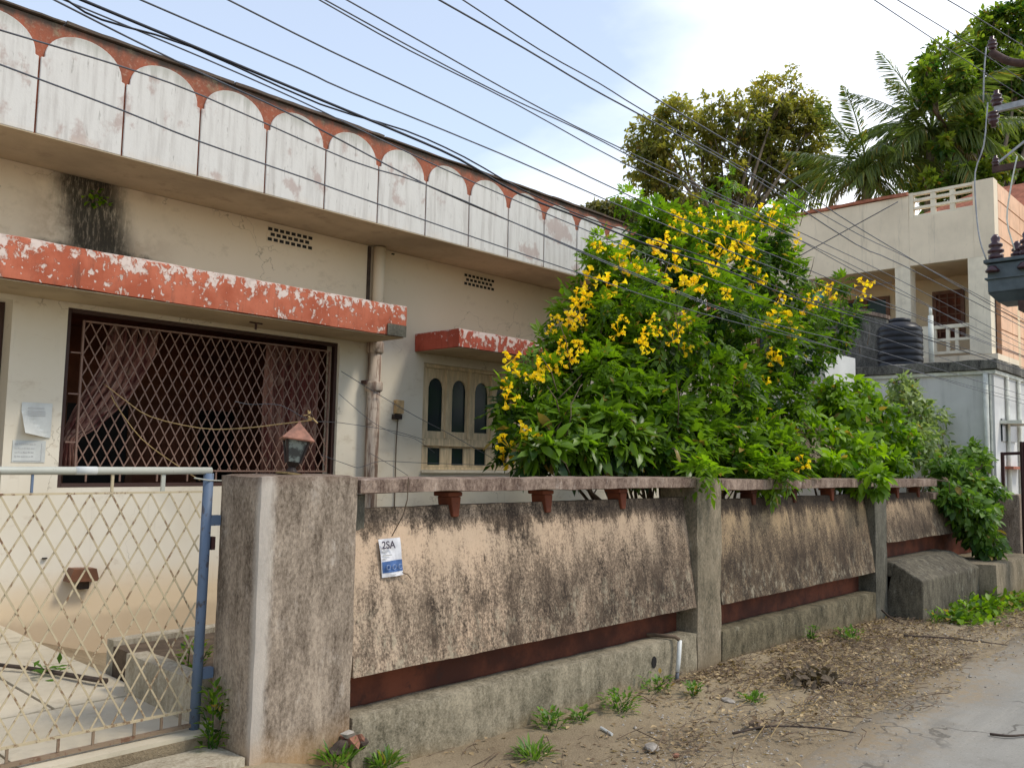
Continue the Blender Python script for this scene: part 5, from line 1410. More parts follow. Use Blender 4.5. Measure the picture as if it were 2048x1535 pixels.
weed('grass tuft right of the rubble at the gate pillar', 3.20, 3.97, 0.12, 0.12, 130, long=True)
weed('seedling by the second plinth near the dark pilaster', 8.60, 3.90, 0.10, 0.18, 50)
weed('pale weed on the verge past the seedling', 8.95, 3.66, 0.22, 0.15, 80)
weed('thin weed at the front corner of the buttress', 11.05, 3.50, 0.15, 0.22, 60)
weed('yellowish moss like weed on the open verge', 6.18, 3.27, 0.16, 0.03, 70)
weed('dark weeds crowding the foot of the blue gate post', 2.33, 4.30, 0.09, 0.42, 130, 0.03, 'tecoma_leaf')
weed('green weed behind the mesh on the yard curb', 2.56, 5.0, 0.14, 0.22, 80, 0.26, 'bright_shrub_leaf')
gc = thing('ground_creeper', 'bright green creeping plant along the foot of the buttress', 'creeper')
n = 900
t = RNG.random(n)
base = np.stack([11.3 + 3.6 * t, 3.42 - 0.12 * t + RNG.normal(size=n) * 0.14, 0 * t], 1)
hgt = 0.02 + 0.20 * RNG.random(n) * np.clip(1.2 - np.abs(t - 0.5) * 1.6, 0.3, 1)
base[:, 2] = np.array([gz(v) for v in base[:, 0]]) + hgt
ll = 0.10 * (0.6 + 0.8 * RNG.random(n))
V, Fc, T = leaves(base, rnd_dirs(n) + [0, -0.4, 0.4], np.tile([0, 0, 1.0], (n, 1)), ll, ll * 0.6, np.clip(0.5 + RNG.normal(size=n) * 0.3, 0, 1), True)
link('leaves', arr_mesh('leaves', V, Fc, 'bright_shrub_leaf', T), gc, kind='stuff')

# fallen leaves and twigs
def verge_pts(n, sharp):
    P = []
    while len(P) < n:
        x = 3.2 + 10.5 * random.random() ** 1.0
        y = random.uniform(2.25, 4.0)
        c = mnoise.noise(Vector((x * 0.9, y * 2.2, 4.2))) * 0.8 + mnoise.noise(Vector((x * 2.5, y * 5, 1))) * 0.4
        pref = -0.25 + c + (0.35 if 5.5 < x < 11 else 0) + (0.25 if 3.3 < y and x > 6.4 else 0) - (0.5 if y < 2.55 else 0)
        if random.random() < 1 / (1 + math.exp(-pref * sharp)):
            P.append((x, y))
    return P
random.seed(21)
pts = np.array(verge_pts(6500, 6) + [(random.uniform(6.2, 10.6), 3.98 - abs(random.gauss(0, 0.22))) for _ in range(1500)])
n = len(pts)
z = np.array([gz(v) for v in pts[:, 0]]) + 0.045 + 0.02 * RNG.random(n)
base = np.column_stack([pts, z])
d = rnd_dirs(n) * np.array([1, 1, 0.25])
ll = 0.045 * (0.4 + 1.0 * RNG.random(n))
V, Fc, T = leaves(base, d, np.tile([0, 0, 1.0], (n, 1)) + rnd_dirs(n) * 0.35, ll, ll * 0.5, RNG.random(n))
link('leaf_litter', arr_mesh('leaf_litter', V, Fc, 'dry_leaf', T), kind='stuff')
tb = MB()
for x, y in verge_pts(1500, 8):
    a = random.gauss(0.15, 0.5)
    L_ = random.uniform(0.05, 0.30)
    zz = gz(x) + 0.05
    p = Vector((x, y, zz + random.uniform(0, .012)))
    q = p + Vector((math.cos(a) * L_, math.sin(a) * L_, random.uniform(-.01, .03)))
    tb.tube([p, p.lerp(q, .5) + Vector((random.uniform(-.02, .02), random.uniform(-.02, .02), .006)), q], random.uniform(.0012, .0035), 4, cap=False)
tb.build('twig_litter', 'dead_twig', kind='stuff')
tb = MB()
for x, y in verge_pts(220, 8):
    if not (5.0 < x < 8.5): continue
    a = random.gauss(0.2, 0.4)
    L_ = random.uniform(0.1, 0.35)
    p = Vector((x, y * 0.5 + 1.45, gz(x) + 0.05))
    q = p + Vector((math.cos(a) * L_, math.sin(a) * L_, random.uniform(0, .03)))
    tb.tube([p, q], .0022, 4, cap=False)
tb.build('straw_litter', 'yellow_rope', kind='stuff')
def pebble(name, label, mat, x, y, r, sz=(1, 0.8, 0.55), z=None, cat='stone', group=None):
    import bmesh
    bm = bmesh.new()
    bmesh.ops.create_icosphere(bm, subdivisions=2 if cat == 'stone' else 1, radius=r)
    sd = random.uniform(0, 50)
    for v in bm.verts:
        v.co *= 1 + (0.35 if cat == 'stone' else 0.8) * mnoise.noise(v.co / r * 0.9 + Vector((sd, 0, 0)))
        v.co = Vector((v.co.x * sz[0], v.co.y * sz[1], v.co.z * sz[2]))
    me = bpy.data.meshes.new(name)
    bm.to_mesh(me); bm.free()
    me.materials.append(MAT[mat])
    o = link(name, me, label=label, category=cat, group=group)
    o.location = (x, y, (gz(x) + 0.035 + r * 0.2) if z is None else z)
    o.rotation_euler = (0, 0, random.uniform(0, 6))
    return o
pebble('stone', 'flat pale stone at the road edge left of centre', 'grey_stone', 4.70, 3.18, 0.045, (1.5, 1, 0.5))
pebble('stone', 'small pale stone lying on the verge below the second pilaster', 'grey_stone', 6.02, 3.39, 0.045, (1.4, 1, 0.4))
pebble('stone', 'brown clod in the straw on the verge', 'dead_twig', 5.63, 2.95, 0.05, (1.3, 0.9, 0.6))
pebble('stone', 'dark pebble at the road edge beside the flat stone', 'brick_rubble', 4.69, 3.0, 0.03)
if 0:
    pass
# gravel and grit along the broken road edge
gv, gf, off = [], [], 0
random.seed(9)
octa = [(1, 0, 0), (0, 1, 0), (-1, 0, 0), (0, -1, 0), (0, 0, 1), (0, 0, -1)]
of = [(0, 1, 4), (1, 2, 4), (2, 3, 4), (3, 0, 4), (1, 0, 5), (2, 1, 5), (3, 2, 5), (0, 3, 5)]
for i in range(2600):
    x = random.uniform(3.2, 12.5)
    y = min(3.9, random.gauss(2.95 + 0.02 * (x - 6), 0.36))
    r = random.uniform(0.004, 0.012) * (1.7 if random.random() < 0.04 else 1)
    a = random.uniform(0, 6.3)
    for ox, oy, oz in octa:
        k1, k2, k3 = random.uniform(.7, 1.3), random.uniform(.6, 1.2), random.uniform(.4, .8)
        X_, Y_ = ox * r * k1, oy * r * k2
        gv.append((x + X_ * math.cos(a) - Y_ * math.sin(a), y + X_ * math.sin(a) + Y_ * math.cos(a), gz(x, y) + 0.038 + oz * r * k3))
    gf += [tuple(off + q for q in t_) for t_ in of]
    off += 6
me = bpy.data.meshes.new('gravel'); me.from_pydata(gv, [], gf); me.materials.append(MAT['grey_stone'])
link('gravel', me, kind='stuff')
# dark clump of dead leaves
dl = thing('dead_leaf_pile', 'dark clump of dead leaves on the verge before the second panel', 'leaf pile')
n = 170
base = np.array([7.05, 3.20, gz(7.05) + 0.07]) + RNG.normal(size=(n, 3)) * [0.13, 0.09, 0.022]
V, Fc, T = leaves(base, rnd_dirs(n) * [1, 1, .6], rnd_dirs(n) + [0, 0, 1.0], 0.09, 0.045, RNG.random(n) * 0.25)
link('leaves', arr_mesh('leaves', V, Fc, 'dead_leaf_cluster', T), dl)
MB().tube([(7.0, 3.1, gz(7) + .06), (7.1, 2.95, gz(7) + .07), (7.2, 2.8, gz(7) + .05)], 0.006, 5).build('twig', 'dead_branch_dark', dl)
def stick(label, pts, r):
    t = MB().tube(catenary(pts, 4), r, 5, r * 0.5).build('fallen_twig', 'dead_branch_dark', smooth=True, label=label, category='twig', group='long twigs lying on the verge')
stick('long bent twig near the road edge below the straw', [(5.3, 2.95, gz(5.3) + .055), (5.6, 2.85, gz(5.6) + .06), (5.85, 2.62, gz(5.8) + .05), (5.95, 2.40, gz(6) + .045)], 0.009)
stick('long straight twig reaching over the road beyond the buttress corner', [(9.6, 3.35, gz(9.6) + .07), (9.9, 2.95, gz(9.9) + .07), (10.1, 2.5, gz(10.1) + .055)], 0.011)
stick('twig leaning from the dark pilaster to the buttress corner', [(10.75, 4.0, gz(10.8) + .16), (10.6, 3.8, gz(10.6) + .08), (10.5, 3.6, gz(10.4) + .05)], 0.012)
stick('small crooked twig alone on the grey road', [(6.58, 1.75, gz(7) + .045), (6.62, 1.64, gz(7) + .05), (6.78, 1.55, gz(7.2) + .045), (6.84, 1.46, gz(7.3) + .042)], 0.010)
st_ = MB().tube([(4.75, 3.62, gz(4.6) + .06), (4.70, 3.49, gz(4.6) + .055)], 0.010, 6).build('plastic_stick', 'white_pvc', label='short white stick lying on the soil near the low weeds', category='stick')
# rubble at the foot of the gate pillar
rb = thing('rubble', 'broken brick and mortar lump at the foot of the gate pillar', 'rubble')
for (x, y, z_, r, mt) in ((2.90, 3.97, -0.01, 0.05, 'dead_branch_dark'), (2.98, 3.985, 0.0, 0.055, 'brick_rubble'), (2.95, 3.97, 0.035, 0.035, 'grey_stone'), (3.04, 3.99, -0.01, 0.04, 'brick_rubble'), (2.86, 3.95, -0.02, 0.04, 'dead_branch_dark'), (3.05, 3.98, -0.03, 0.045, 'dead_branch_dark')):
    o = pebble('piece', '', mt, x, y, r, (1.3, .8, .7), z_, 'piece')
    del o['label']; del o['category']
    o.parent = rb
pebble('stone', 'reddish rubble lump left of the gate pillar foot', 'brick_rubble', 2.12, 3.95, 0.07, (1.4, 1, .5), 0.02)

# ================================================================== NEIGHBOUR HOUSE, OUTHOUSE
nb = thing('neighbour_house', 'two storey beige house with peach tiled side and veranda', 'house')
XB = 20.0
w = MB()
w.box(XB + 1.7, XB + 1.9, 4.97, 15, -1, 6.05)           # veranda back wall
w.box(XB + 0.02, XB + 1.699, 14.0, 15, -1, 6.05)
w.box(XB + 1.901, XB + 6.2, 14.8, 15, -1, 6.05)
w.box(XB + 6.0, XB + 6.2, 4.97, 14.79, -1, 6.05)
w.build('wall', 'neighbour_inner_plaster', nb)
MB().box(XB + 0.01, XB + 1.699, 4.97, 13.99, 3.70, 3.96).build('veranda_floor', 'neighbour_plaster', nb)
MB().box(XB + 0.03, XB + 1.69, 5.3, 13.9, -1, 3.698).build('lower_wall', 'neighbour_plaster', nb)
MB().box(XB + 0.10, XB + 6.2, 4.97, 15, 6.052, 6.25).build('roof', 'neighbour_inner_plaster', nb)
MB().box(XB, XB + 0.18, 6.70, 15, 6.05, 7.66).build('parapet', 'neighbour_plaster', nb)
MB().box(XB, XB + 0.18, 5.37, 6.697, 6.05, 7.14).build('parapet', 'neighbour_plaster', nb)
MB().box(XB, XB + 0.30, 4.96, 5.367, 6.05, 7.72).build('corner_pier', 'neighbour_plaster', nb)
rough_box('coping', 'red_tile_coping', nb, XB - 0.06, XB + 0.24, 6.70, 15, 7.663, 7.76, cell=0.15, amp=0.02, bev=0.02)
# pierced parapet panel
jl = MB().box(XB + 0.02, XB + 0.14, 6.60, 6.697, 7.142, 7.72).build('pierced_panel', 'neighbour_trim', nb)
for z_ in (7.142, 7.33, 7.51, 7.655):
    MB().box(XB + 0.03, XB + 0.13, 5.37, 6.597, z_, z_ + 0.06).build('rail', 'neighbour_trim', jl)
for y_ in (6.14, 5.74):
    for z0, z1 in ((7.203, 7.329), (7.391, 7.509), (7.571, 7.654)):
        MB().box(XB + 0.04, XB + 0.12, y_, y_ + 0.10, z0, z1).build('baluster', 'neighbour_trim', jl)
for i, (y0, y1) in enumerate(((6.69, 7.02), (5.08, 5.50), (9.45, 9.80), (12.5, 12.8))):
    MB().box(XB + 0.0, XB + 0.34, y0, y1, 3.961, 6.048).build('column', 'neighbour_trim', nb)
# veranda rail with pierced blocks
vr = MB().box(XB + 0.05, XB + 0.15, 5.502, 6.25, 4.58, 4.66).build('veranda_rail', 'neighbour_trim', nb)
for z_ in (4.02, 4.30):
    MB().box(XB + 0.06, XB + 0.14, 5.502, 6.25, z_, z_ + 0.06).build('rail', 'neighbour_trim', vr)
for y_ in (6.19, 5.92, 5.74):
    for z0, z1 in ((4.081, 4.299), (4.361, 4.578)):
        MB().box(XB + 0.065, XB + 0.135, y_, y_ + 0.07, z0, z1).build('baluster', 'neighbour_trim', vr)
MB().box(XB + 0.05, XB + 0.16, 6.26, 6.68, 3.961, 4.66).build('low_wall', 'neighbour_trim', nb)
MB().box(XB + 0.05, XB + 0.16, 7.03, 9.44, 3.961, 4.66).build('low_wall', 'neighbour_plaster', nb)
def nwin(y0, y1, z0, z1, grid, x=XB + 1.70):
    o = MB().box(x - 0.05, x - 0.002, y0, y0 + 0.08, z0, z1).box(x - 0.05, x - 0.002, y1 - 0.08, y1, z0, z1).box(x - 0.05, x - 0.002, y0 + 0.082, y1 - 0.082, z1 - 0.08, z1).box(x - 0.05, x - 0.002, y0 + 0.082, y1 - 0.082, z0, z0 + 0.06).build('window', 'brown_window_wood', nb)
    MB().box(x - 0.02, x - 0.004, y0 + 0.083, y1 - 0.083, z0 + 0.062, z1 - 0.082).build('pane', 'glass' if not grid else 'red_oxide', o)
    m = MB()
    if grid:
        for k_ in range(1, 6):
            zz = z0 + (z1 - z0) * k_ / 6
            m.box(x - 0.04, x - 0.028, y0 + 0.083, y1 - 0.083, zz, zz + 0.03)
        for k_ in range(1, 4):
            yy = y0 + (y1 - y0) * k_ / 4
            m.box(x - 0.058, x - 0.0505, yy, yy + 0.03, z0 + 0.07, z1 - 0.09)
    else:
        m.box(x - 0.045, x - 0.021, (y0 + y1) / 2 - 0.06, (y0 + y1) / 2 + 0.06, z0 + 0.065, z1 - 0.085)
    m.build('bars', 'brown_window_wood', o)
nwin(7.75, 8.95, 4.3, 5.75, False)
nwin(6.05, 6.75, 4.55, 5.72, True)
nwin(5.25, 5.72, 4.1, 5.75, True)
nwin(10.3, 11.3, 4.3, 5.7, False)
# peach tiled side wall: courses of tiles with open joints
MB().box(XB + 0.32, XB + 6.2, 4.965, 5.06, -1, 3.69).build('side_wall', 'neighbour_plaster', nb)
MB().box(XB + 0.305, XB + 6.25, 4.975, 5.06, 6.055, 7.66).box(XB + 0.35, XB + 6.25, 4.985, 5.06, 3.70, 6.05).build('side_backing', 'tile_joint', nb)
tm = MB().box(-0.44, 0.44, -0.012, 0.0, -0.185, 0.185).mesh('wall_tile', 'peach_wall_tile')
for z_ in [3.90 + 0.40 * i for i in range(10)]:
    if z_ > 7.5: break
    for i in range(8):
        x_ = XB + (0.80 if z_ < 6.0 else 0.76) + 0.90 * i
        if x_ > XB + 5.8: continue
        o = link('wall_tile', tm, nb)
        o.location = (x_, 4.974 if z_ > 6.05 else 4.984, z_)
# tv aerial style mast on the roof, seen as a thin line above the coping
MB().tube([(XB + 2.0, 10.5, 6.25), (XB + 2.0, 10.5, 9.0)], 0.02, 6).tube([(XB + 2.0, 10.3, 8.9), (XB + 2.0, 10.75, 8.8)], 0.012, 5).build('roof_mast', 'galvanised_steel', nb)

oh = thing('outhouse', 'low white outhouse with dark mossy flat roof beside the street', 'outbuilding')
XO = 17.0
MB().box(XO, XO + 2.8, 4.30, 7.60, -1, 3.235).build('wall', 'white_outhouse_wall', oh)
rough_box('roof_slab', 'roof_edge_plaster', oh, XO - 0.12, XO + 2.85, 4.20, 7.75, 3.30, 3.50, cell=0.16, amp=0.02, bev=0.03)
MB().box(XO - 0.05, XO + 2.82, 4.26, 7.70, 3.237, 3.298).build('eave_band', 'off_white_trim', oh)
MB().tube([(XO - 0.05, 4.42, 3.23), (XO - 0.05, 4.42, 0.3)], 0.045, 10).build('rain_pipe', 'off_white_trim', oh, smooth=True)
MB().tube([(XO - 0.02, 4.355, 3.22), (XO - 0.02, 4.355, 0.3)], 0.02, 6).build('conduit', 'off_white_trim', oh)
MB().tube([(XO - 0.02, 6.5, 3.22), (XO - 0.02, 6.5, 2.3)], 0.012, 5).build('conduit', 'grey_cable', oh)
MB().box(XO - 0.03, XO - 0.002, 4.36, 5.2, 1.56, 1.60).build('wall_strip', 'transformer_paint', oh)
vt = MB().box(XO - 0.012, XO - 0.002, 5.57, 6.10, 3.06, 3.225).build('vent', 'off_white_trim', oh)
m = MB()
for r in range(3):
    for c_ in range(6):
        y0 = 5.60 + c_ * 0.08
        m.box(XO - 0.016, XO - 0.0125, y0, y0 + 0.055, 3.075 + r * 0.05, 3.11 + r * 0.05)
m.build('hole', 'rusty_steel', vt, kind='stuff')
# street side: window with small shade and bars
MB().box(XO + 0.35, XO + 1.3, 4.27, 4.298, 2.05, 2.45).build('window', 'glass', oh)
MB().box(XO + 0.30, XO + 1.4, 3.95, 4.299, 2.36, 2.42).build('window_shade', 'off_white_trim', oh)
MB().box(XO + 0.30, XO + 1.4, 4.1, 4.297, 1.55, 1.60).build('sill', 'red_tile_coping', oh)
for x_ in (0.7, 1.5):
    MB().tube([(XO + x_, 4.26, 0.2), (XO + x_, 4.26, 3.22)], 0.035, 8).build('rain_pipe', 'off_white_trim', oh, smooth=True)
# stained stair parapet behind the tank
sp = thing('stair_parapet', 'stained sloping parapet wall left of the black water tank', 'wall')
MB().hexa([(18.3, 6.62, 3.48), (18.45, 6.62, 3.48), (18.45, 8.9, 3.48), (18.3, 8.9, 3.48), (18.3, 6.62, 4.62), (18.45, 6.62, 4.62), (18.45, 8.9, 5.35), (18.3, 8.9, 5.35)]).build('parapet', 'roof_edge_plaster', sp, bevel=0.02)
MB().hexa([(18.25, 6.60, 4.625), (18.5, 6.60, 4.625), (18.5, 8.9, 5.355), (18.25, 8.9, 5.355), (18.25, 6.60, 4.70), (18.5, 6.60, 4.70), (18.5, 8.9, 5.43), (18.25, 8.9, 5.43)]).build('coping', 'cap_beam_plaster', sp)
ab = thing('shed', 'pale plastered shed end wall between the shrub and the outhouse', 'outbuilding')
MB().box(15.2, 16.6, 6.60, 8.4, -1, 3.62).build('wall', 'white_outhouse_wall', ab)
# water tank
wtk = thing('water_tank', 'black ribbed plastic water tank on the outhouse roof', 'water tank')
prof = [(0.40, 0.0)]
for i in range(6):
    z0 = 0.04 + i * 0.125
    prof += [(0.43, z0), (0.43, z0 + 0.07), (0.415, z0 + 0.09), (0.415, z0 + 0.11)]
prof += [(0.43, 0.80), (0.41, 0.86), (0.30, 0.95), (0.20, 0.98)]
MB().lathe(prof, (18.1, 6.28, 3.50), 36).build('body', 'black_tank_plastic', wtk, smooth=True)
MB().lathe([(0.20, 0), (0.21, 0.02), (0.21, 0.06), (0.15, 0.08)], (18.1, 6.28, 4.48), 24).build('lid', 'black_tank_plastic', wtk, smooth=True)
vp = thing('vent_pipe', 'white vent pipe standing beside the black water tank', 'pipe')
MB().tube([(18.0, 5.65, 3.5), (18.0, 5.65, 4.55)], 0.05, 10).tube([(18.0, 5.65, 4.551), (18.0, 5.65, 4.72)], 0.03, 10).build('pipe', 'off_white_trim', vp, smooth=True)
cl = thing('hanging_cloth', 'teal cloth hanging behind the upper flowering branch', 'cloth')
V, F = [], []
for j in range(6):
    for i in range(12):
        V.append((18.9 + 0.04 * math.sin(i * 1.3), 8.2 + 0.055 * i, 5.05 + 0.09 * j - 0.01 * i + 0.03 * math.sin(i)))
for j in range(5):
    for i in range(11):
        a = j * 12 + i
        F.append((a, a + 1, a + 13, a + 12))
me = bpy.data.meshes.new('cloth'); me.from_pydata(V, [], F); me.materials.append(MAT['teal_cloth'])
link('cloth', me, cl)
MB().tube([(18.9, 6.7, 5.50), (18.9, 8.5, 5.47), (18.9, 10.5, 5.52)], 0.008, 5).build('line', 'grey_cable', cl)

# neighbour gate pillar and gate at the right edge
gp = thing('neighbour_gate_pillar', 'dark stained square gate pillar at the right edge of the photo', 'pillar')
rough_box('shaft', 'streaked_pillar_plaster', gp, 15.98, 16.5, 3.73, 4.30, -0.9, 1.14, cell=0.08, amp=0.008, bev=0.015)
mg = thing('neighbour_gate', 'dark maroon sheet metal gate at the right edge', 'gate')
MB().bar((16.0, 3.95, 1.15), (16.0, 3.95, 1.82), 0.05, 0.05, (0, 1, 0)).bar((16.02, 3.98, 1.80), (16.02, 3.0, 1.84), 0.04, 0.05).build('frame', 'maroon_gate_paint', mg)
MB().box(16.02, 16.05, 3.0, 3.70, 0.0, 2.0).build('sheet', 'maroon_gate_paint', mg)
for i in range(5):
    MB().tube([(16.0, 3.66 - 0.14 * i, 0.0), (16.0, 3.66 - 0.14 * i, 2.0)], 0.018, 6).build('bar', 'maroon_gate_paint', mg)
# teal walled house further on
tl = thing('teal_house', 'teal walled house with dark timber upper storey far right', 'house')
MB().box(26, 34, 4.2, 9, -1, 5.6).build('wall', 'teal_wall', tl)
MB().box(25.6, 34.4, 3.4, 9.4, 5.605, 8.2).build('upper_wall', 'dark_timber', tl)
for i in range(3):
    MB().box(25.55, 25.598, 4.0 + i * 1.2, 4.8 + i * 1.2, 6.2, 7.4).build('window', 'glass', tl)
MB().hexa([(25.2, 3.0, 8.206), (34.8, 3.0, 8.206), (34.8, 9.8, 8.206), (25.2, 9.8, 8.206), (26.5, 5.8, 9.4), (33.5, 5.8, 9.4), (33.5, 7, 9.4), (26.5, 7, 9.4)]).build('roof', 'red_tile_coping', tl)

# ================================================================== ELECTRIC POLE AND TRANSFORMER
po = thing('electric_pole', 'street electric pole with cross arms just outside the right edge', 'pole')
MB().tube([(14.45, 2.72, -1.0), (14.45, 2.72, 9.3)], 0.15, 12, 0.10).build('shaft', 'pole_concrete', po, smooth=True)
MB().tube(catenary([(14.36, 2.72, 7.55), (14.35, 3.05, 7.62), (14.30, 3.30, 7.72), (14.28, 3.52, 7.92)], 4), 0.06, 8).build('cross_arm', 'rusty_steel', po, smooth=True)
MB().box(14.26, 14.33, 2.20, 3.50, 6.96, 7.05).build('cross_arm', 'galvanised_steel', po)
MB().box(14.26, 14.33, 2.20, 3.55, 6.03, 6.12).build('cross_arm', 'rusty_steel', po)
MB().bar((14.28, 2.80, 6.62), (14.24, 3.45, 6.16), 0.03, 0.03).build('brace', 'galvanised_steel', po)
def insul(x, y, z, up=1, s=1.0):
    prof = [(0.02, 0.0), (0.06, 0.01), (0.06, 0.03), (0.03, 0.045), (0.075, 0.06), (0.075, 0.08), (0.035, 0.10), (0.06, 0.12), (0.06, 0.14), (0.03, 0.16), (0.035, 0.20)]
    return MB().lathe([(r * s, h * up * s) for r, h in prof], (x, y, z), 12).build('insulator', 'insulator_glaze', po, smooth=True)
insul(14.28, 3.50, 7.96)
insul(14.28, 3.46, 7.052, 1, 1.2)
insul(14.22, 3.50, 6.955, -1, 1.2)
insul(14.28, 3.50, 6.122, 1, 0.8)
insul(14.28, 3.0, 7.052)
insul(14.28, 3.0, 6.122)
tx = thing('transformer', 'dark grey pole mounted transformer tank at the right edge', 'transformer')
MB().box(14.12, 14.75, 2.35, 3.62, 4.16, 4.60).build('tank', 'transformer_paint', tx, bevel=0.02)
MB().box(14.08, 14.79, 2.30, 3.66, 4.605, 4.66).build('lid', 'transformer_paint', tx, bevel=0.01)
MB().box(14.09, 14.78, 2.32, 3.65, 4.36, 4.385).build('flange', 'transformer_paint', tx)
MB().hexa([(14.20, 2.45, 4.02), (14.70, 2.45, 4.02), (14.70, 3.50, 4.02), (14.20, 3.50, 4.02), (14.12, 2.35, 4.158), (14.75, 2.35, 4.158), (14.75, 3.62, 4.158), (14.12, 3.62, 4.158)]).build('base', 'transformer_underside_shade', tx)
MB().box(14.1, 14.8, 2.55, 2.67, 3.86, 4.0).box(14.1, 14.8, 3.1, 3.22, 3.86, 4.0).build('support_beam', 'rusty_steel', tx)
for x_, y_, sc in ((14.22, 3.52, 1.5), (14.22, 3.10, 1.5), (14.5, 3.3, 1.2), (14.22, 2.7, 1.5)):
    MB().lathe([(r * sc, h * sc) for r, h in [(0.05, 0), (0.07, 0.02), (0.07, 0.05), (0.04, 0.06), (0.075, 0.08), (0.075, 0.10), (0.04, 0.12), (0.065, 0.14), (0.065, 0.16), (0.035, 0.18), (0.045, 0.22), (0.02, 0.26)]], (x_, y_, 4.662), 12).build('bushing', 'insulator_glaze', tx, smooth=True)
    MB().lathe([(0.09, 0), (0.10, 0.02), (0.05, 0.09)], (x_ - 0.13, y_ + 0.02, 4.46), 10).build('bushing', 'insulator_glaze', tx, smooth=True)

# ================================================================== WIRES
def cable(name, label, pts, r, mat='grey_cable', group='overhead wires along the street', cat='wire', ext=True, nn=5):
    P = [Vector(p) for p in pts]
    Q = catenary(P, 3)
    if ext:
        Q = [Q[0] + (Q[0] - Q[2]).normalized() * 6] + Q + [Q[-1] + (Q[-1] - Q[-3]).normalized() * 4]
    return MB().tube(Q, r, nn).build(name, mat, smooth=True, label=label, category=cat, group=group)
wl = ['thick black cable bundle sagging along the roof edge of the house', 'twin strand of the thick cable bundle sagging at the roof edge',
      'thin wire crossing the left roof corner just below the thick bundle', 'thin wire running right under the thick bundle',
      'first single wire above the thick bundle', 'second single wire above the thick bundle',
      'lowest of the three close wires over the middle of the sky', 'middle of the three close wires over the middle of the sky',
      'top of the three close wires over the middle of the sky', 'thicker lower wire of the pair heading for the teak tree',
      'upper wire of the pair heading for the teak tree', 'highest wire heading for the teak tree',
      'upper of two wires crossing the scalloped fascia', 'lower of two wires crossing the scalloped fascia',
      'leftmost wire entering the top right corner towards the pole', 'second wire entering the top right corner towards the pole',
      'rightmost wire entering the top right corner towards the pole']
for (nm, r, pts), lb in zip(TAB['WIRES'], wl):
    cable('overhead_wire', lb, pts, r * (0.74 if nm != 'bundle' else 0.9), 'black_cable' if nm in ('bundle', 'h') else 'grey_cable')
cable('stay_wire', 'thin wire slanting up across the beige parapet of the neighbour house', TAB['CROSSW'], 0.012, group=None, ext=False)
tl_ = ['thin dark wire slanting from the grille across the pipe to the window', 'short thin wire hanging across the pipe below the slanting one', 'long thin wire from inside the grille past the lamp to the window', 'drooping thin wire just above the street wall', 'short loose wire end near the foot of the rain pipe']
for (nm, r, pts), lb in zip(TAB['THIN'], tl_):
    cable('service_wire', lb, pts, r, 'grey_cable', 'thin wires strung before the house wall', ext=False)
cable('rope', 'yellow rope tied from the grille to the pillar lamp', TAB['ROPE'], 0.0035, 'yellow_rope', None, 'rope', False)
cable('rope', 'slack yellow rope hanging down inside the grille', TAB['ROPE2'], 0.0045, 'yellow_rope', None, 'rope', False)
kn = MB()
for i in range(9):
    a = Vector((2.78, 4.22, 1.765)) + Vector((random.uniform(-.03, .03), random.uniform(-.02, .02), random.uniform(-.02, .02)))
    kn.tube([a, a + Vector((random.uniform(-.03, .03), random.uniform(-.03, .03), random.uniform(-.03, .03)))], 0.004, 4)
kn.build('rope_knot', 'yellow_rope', label='frayed knot of yellow rope on top of the pillar lamp', category='knot')
for i, (pts, lb) in enumerate(zip(TAB['DROP'], ('left drop wire from the cross arm to the transformer', 'right drop wire curving to the transformer', 'jumper between the upper and middle cross arms'))):
    cable('drop_wire', lb, pts, 0.011, 'galvanised_steel' if i != 1 else 'off_white_trim', 'drop wires of the pole', ext=False)

# ================================================================== TREES BEHIND
def tree(name, label, blobs, base, r0, n_cl, n_lf, L, Wd, mat, **kw):
    t = thing(name, label, 'tree')
    tb = MB()
    B = np.array(blobs)
    top = Vector((float(B[:, 0].mean()), float(B[:, 1].mean()), float(np.percentile(B[:, 2], 25))))
    base = Vector(base)
    fork = base.lerp(top, 0.75)
    tb.tube([base, base.lerp(fork, 0.5) + Vector((0.2, -0.1, 0)), fork], r0, 10, r0 * 0.6)
    tb.build('trunk', 'bark', t, smooth=True)
    lb = MB()
    for b in blobs:
        e = Vector(b[:3])
        m = fork.lerp(e, 0.5) + Vector((random.uniform(-.5, .5), random.uniform(-.5, .5), random.uniform(-.2, .7)))
        lb.tube([fork, fork.lerp(m, .5) + Vector((random.uniform(-.2, .2), 0, 0)), m, e], r0 * 0.45, 6, r0 * 0.08)
        for q in range(3):
            d = Vector((random.uniform(-1, 1), random.uniform(-1, 1), random.uniform(-.4, 1))).normalized()
            lb.tube([m.lerp(e, .6), e + d * b[3] * 0.8], r0 * 0.12, 4, r0 * 0.04)
    lb.build('limbs', 'bark', t, smooth=True)
    (V, Fc, T), cc = crown(blobs, n_cl, n_lf, L, Wd, **kw)
    link('crown', arr_mesh('crown', V, Fc, mat, T), t, kind='stuff')
    return t
random.seed(31)
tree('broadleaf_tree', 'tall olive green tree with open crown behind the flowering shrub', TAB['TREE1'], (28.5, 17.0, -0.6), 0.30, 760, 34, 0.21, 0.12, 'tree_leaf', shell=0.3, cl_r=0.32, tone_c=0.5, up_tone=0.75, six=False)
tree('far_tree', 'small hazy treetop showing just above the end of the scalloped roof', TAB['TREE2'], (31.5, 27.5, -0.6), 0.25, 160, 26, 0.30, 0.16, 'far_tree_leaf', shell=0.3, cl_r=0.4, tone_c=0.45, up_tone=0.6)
tree('dense_tree', 'dense dark green tree filling the top right corner behind the pole', TAB['TREE3'], (35.5, 9.2, -0.6), 0.40, 1900, 26, 0.24, 0.12, 'dark_tree_leaf', shell=0.3, cl_r=0.30, tone_c=0.42, up_tone=0.8)

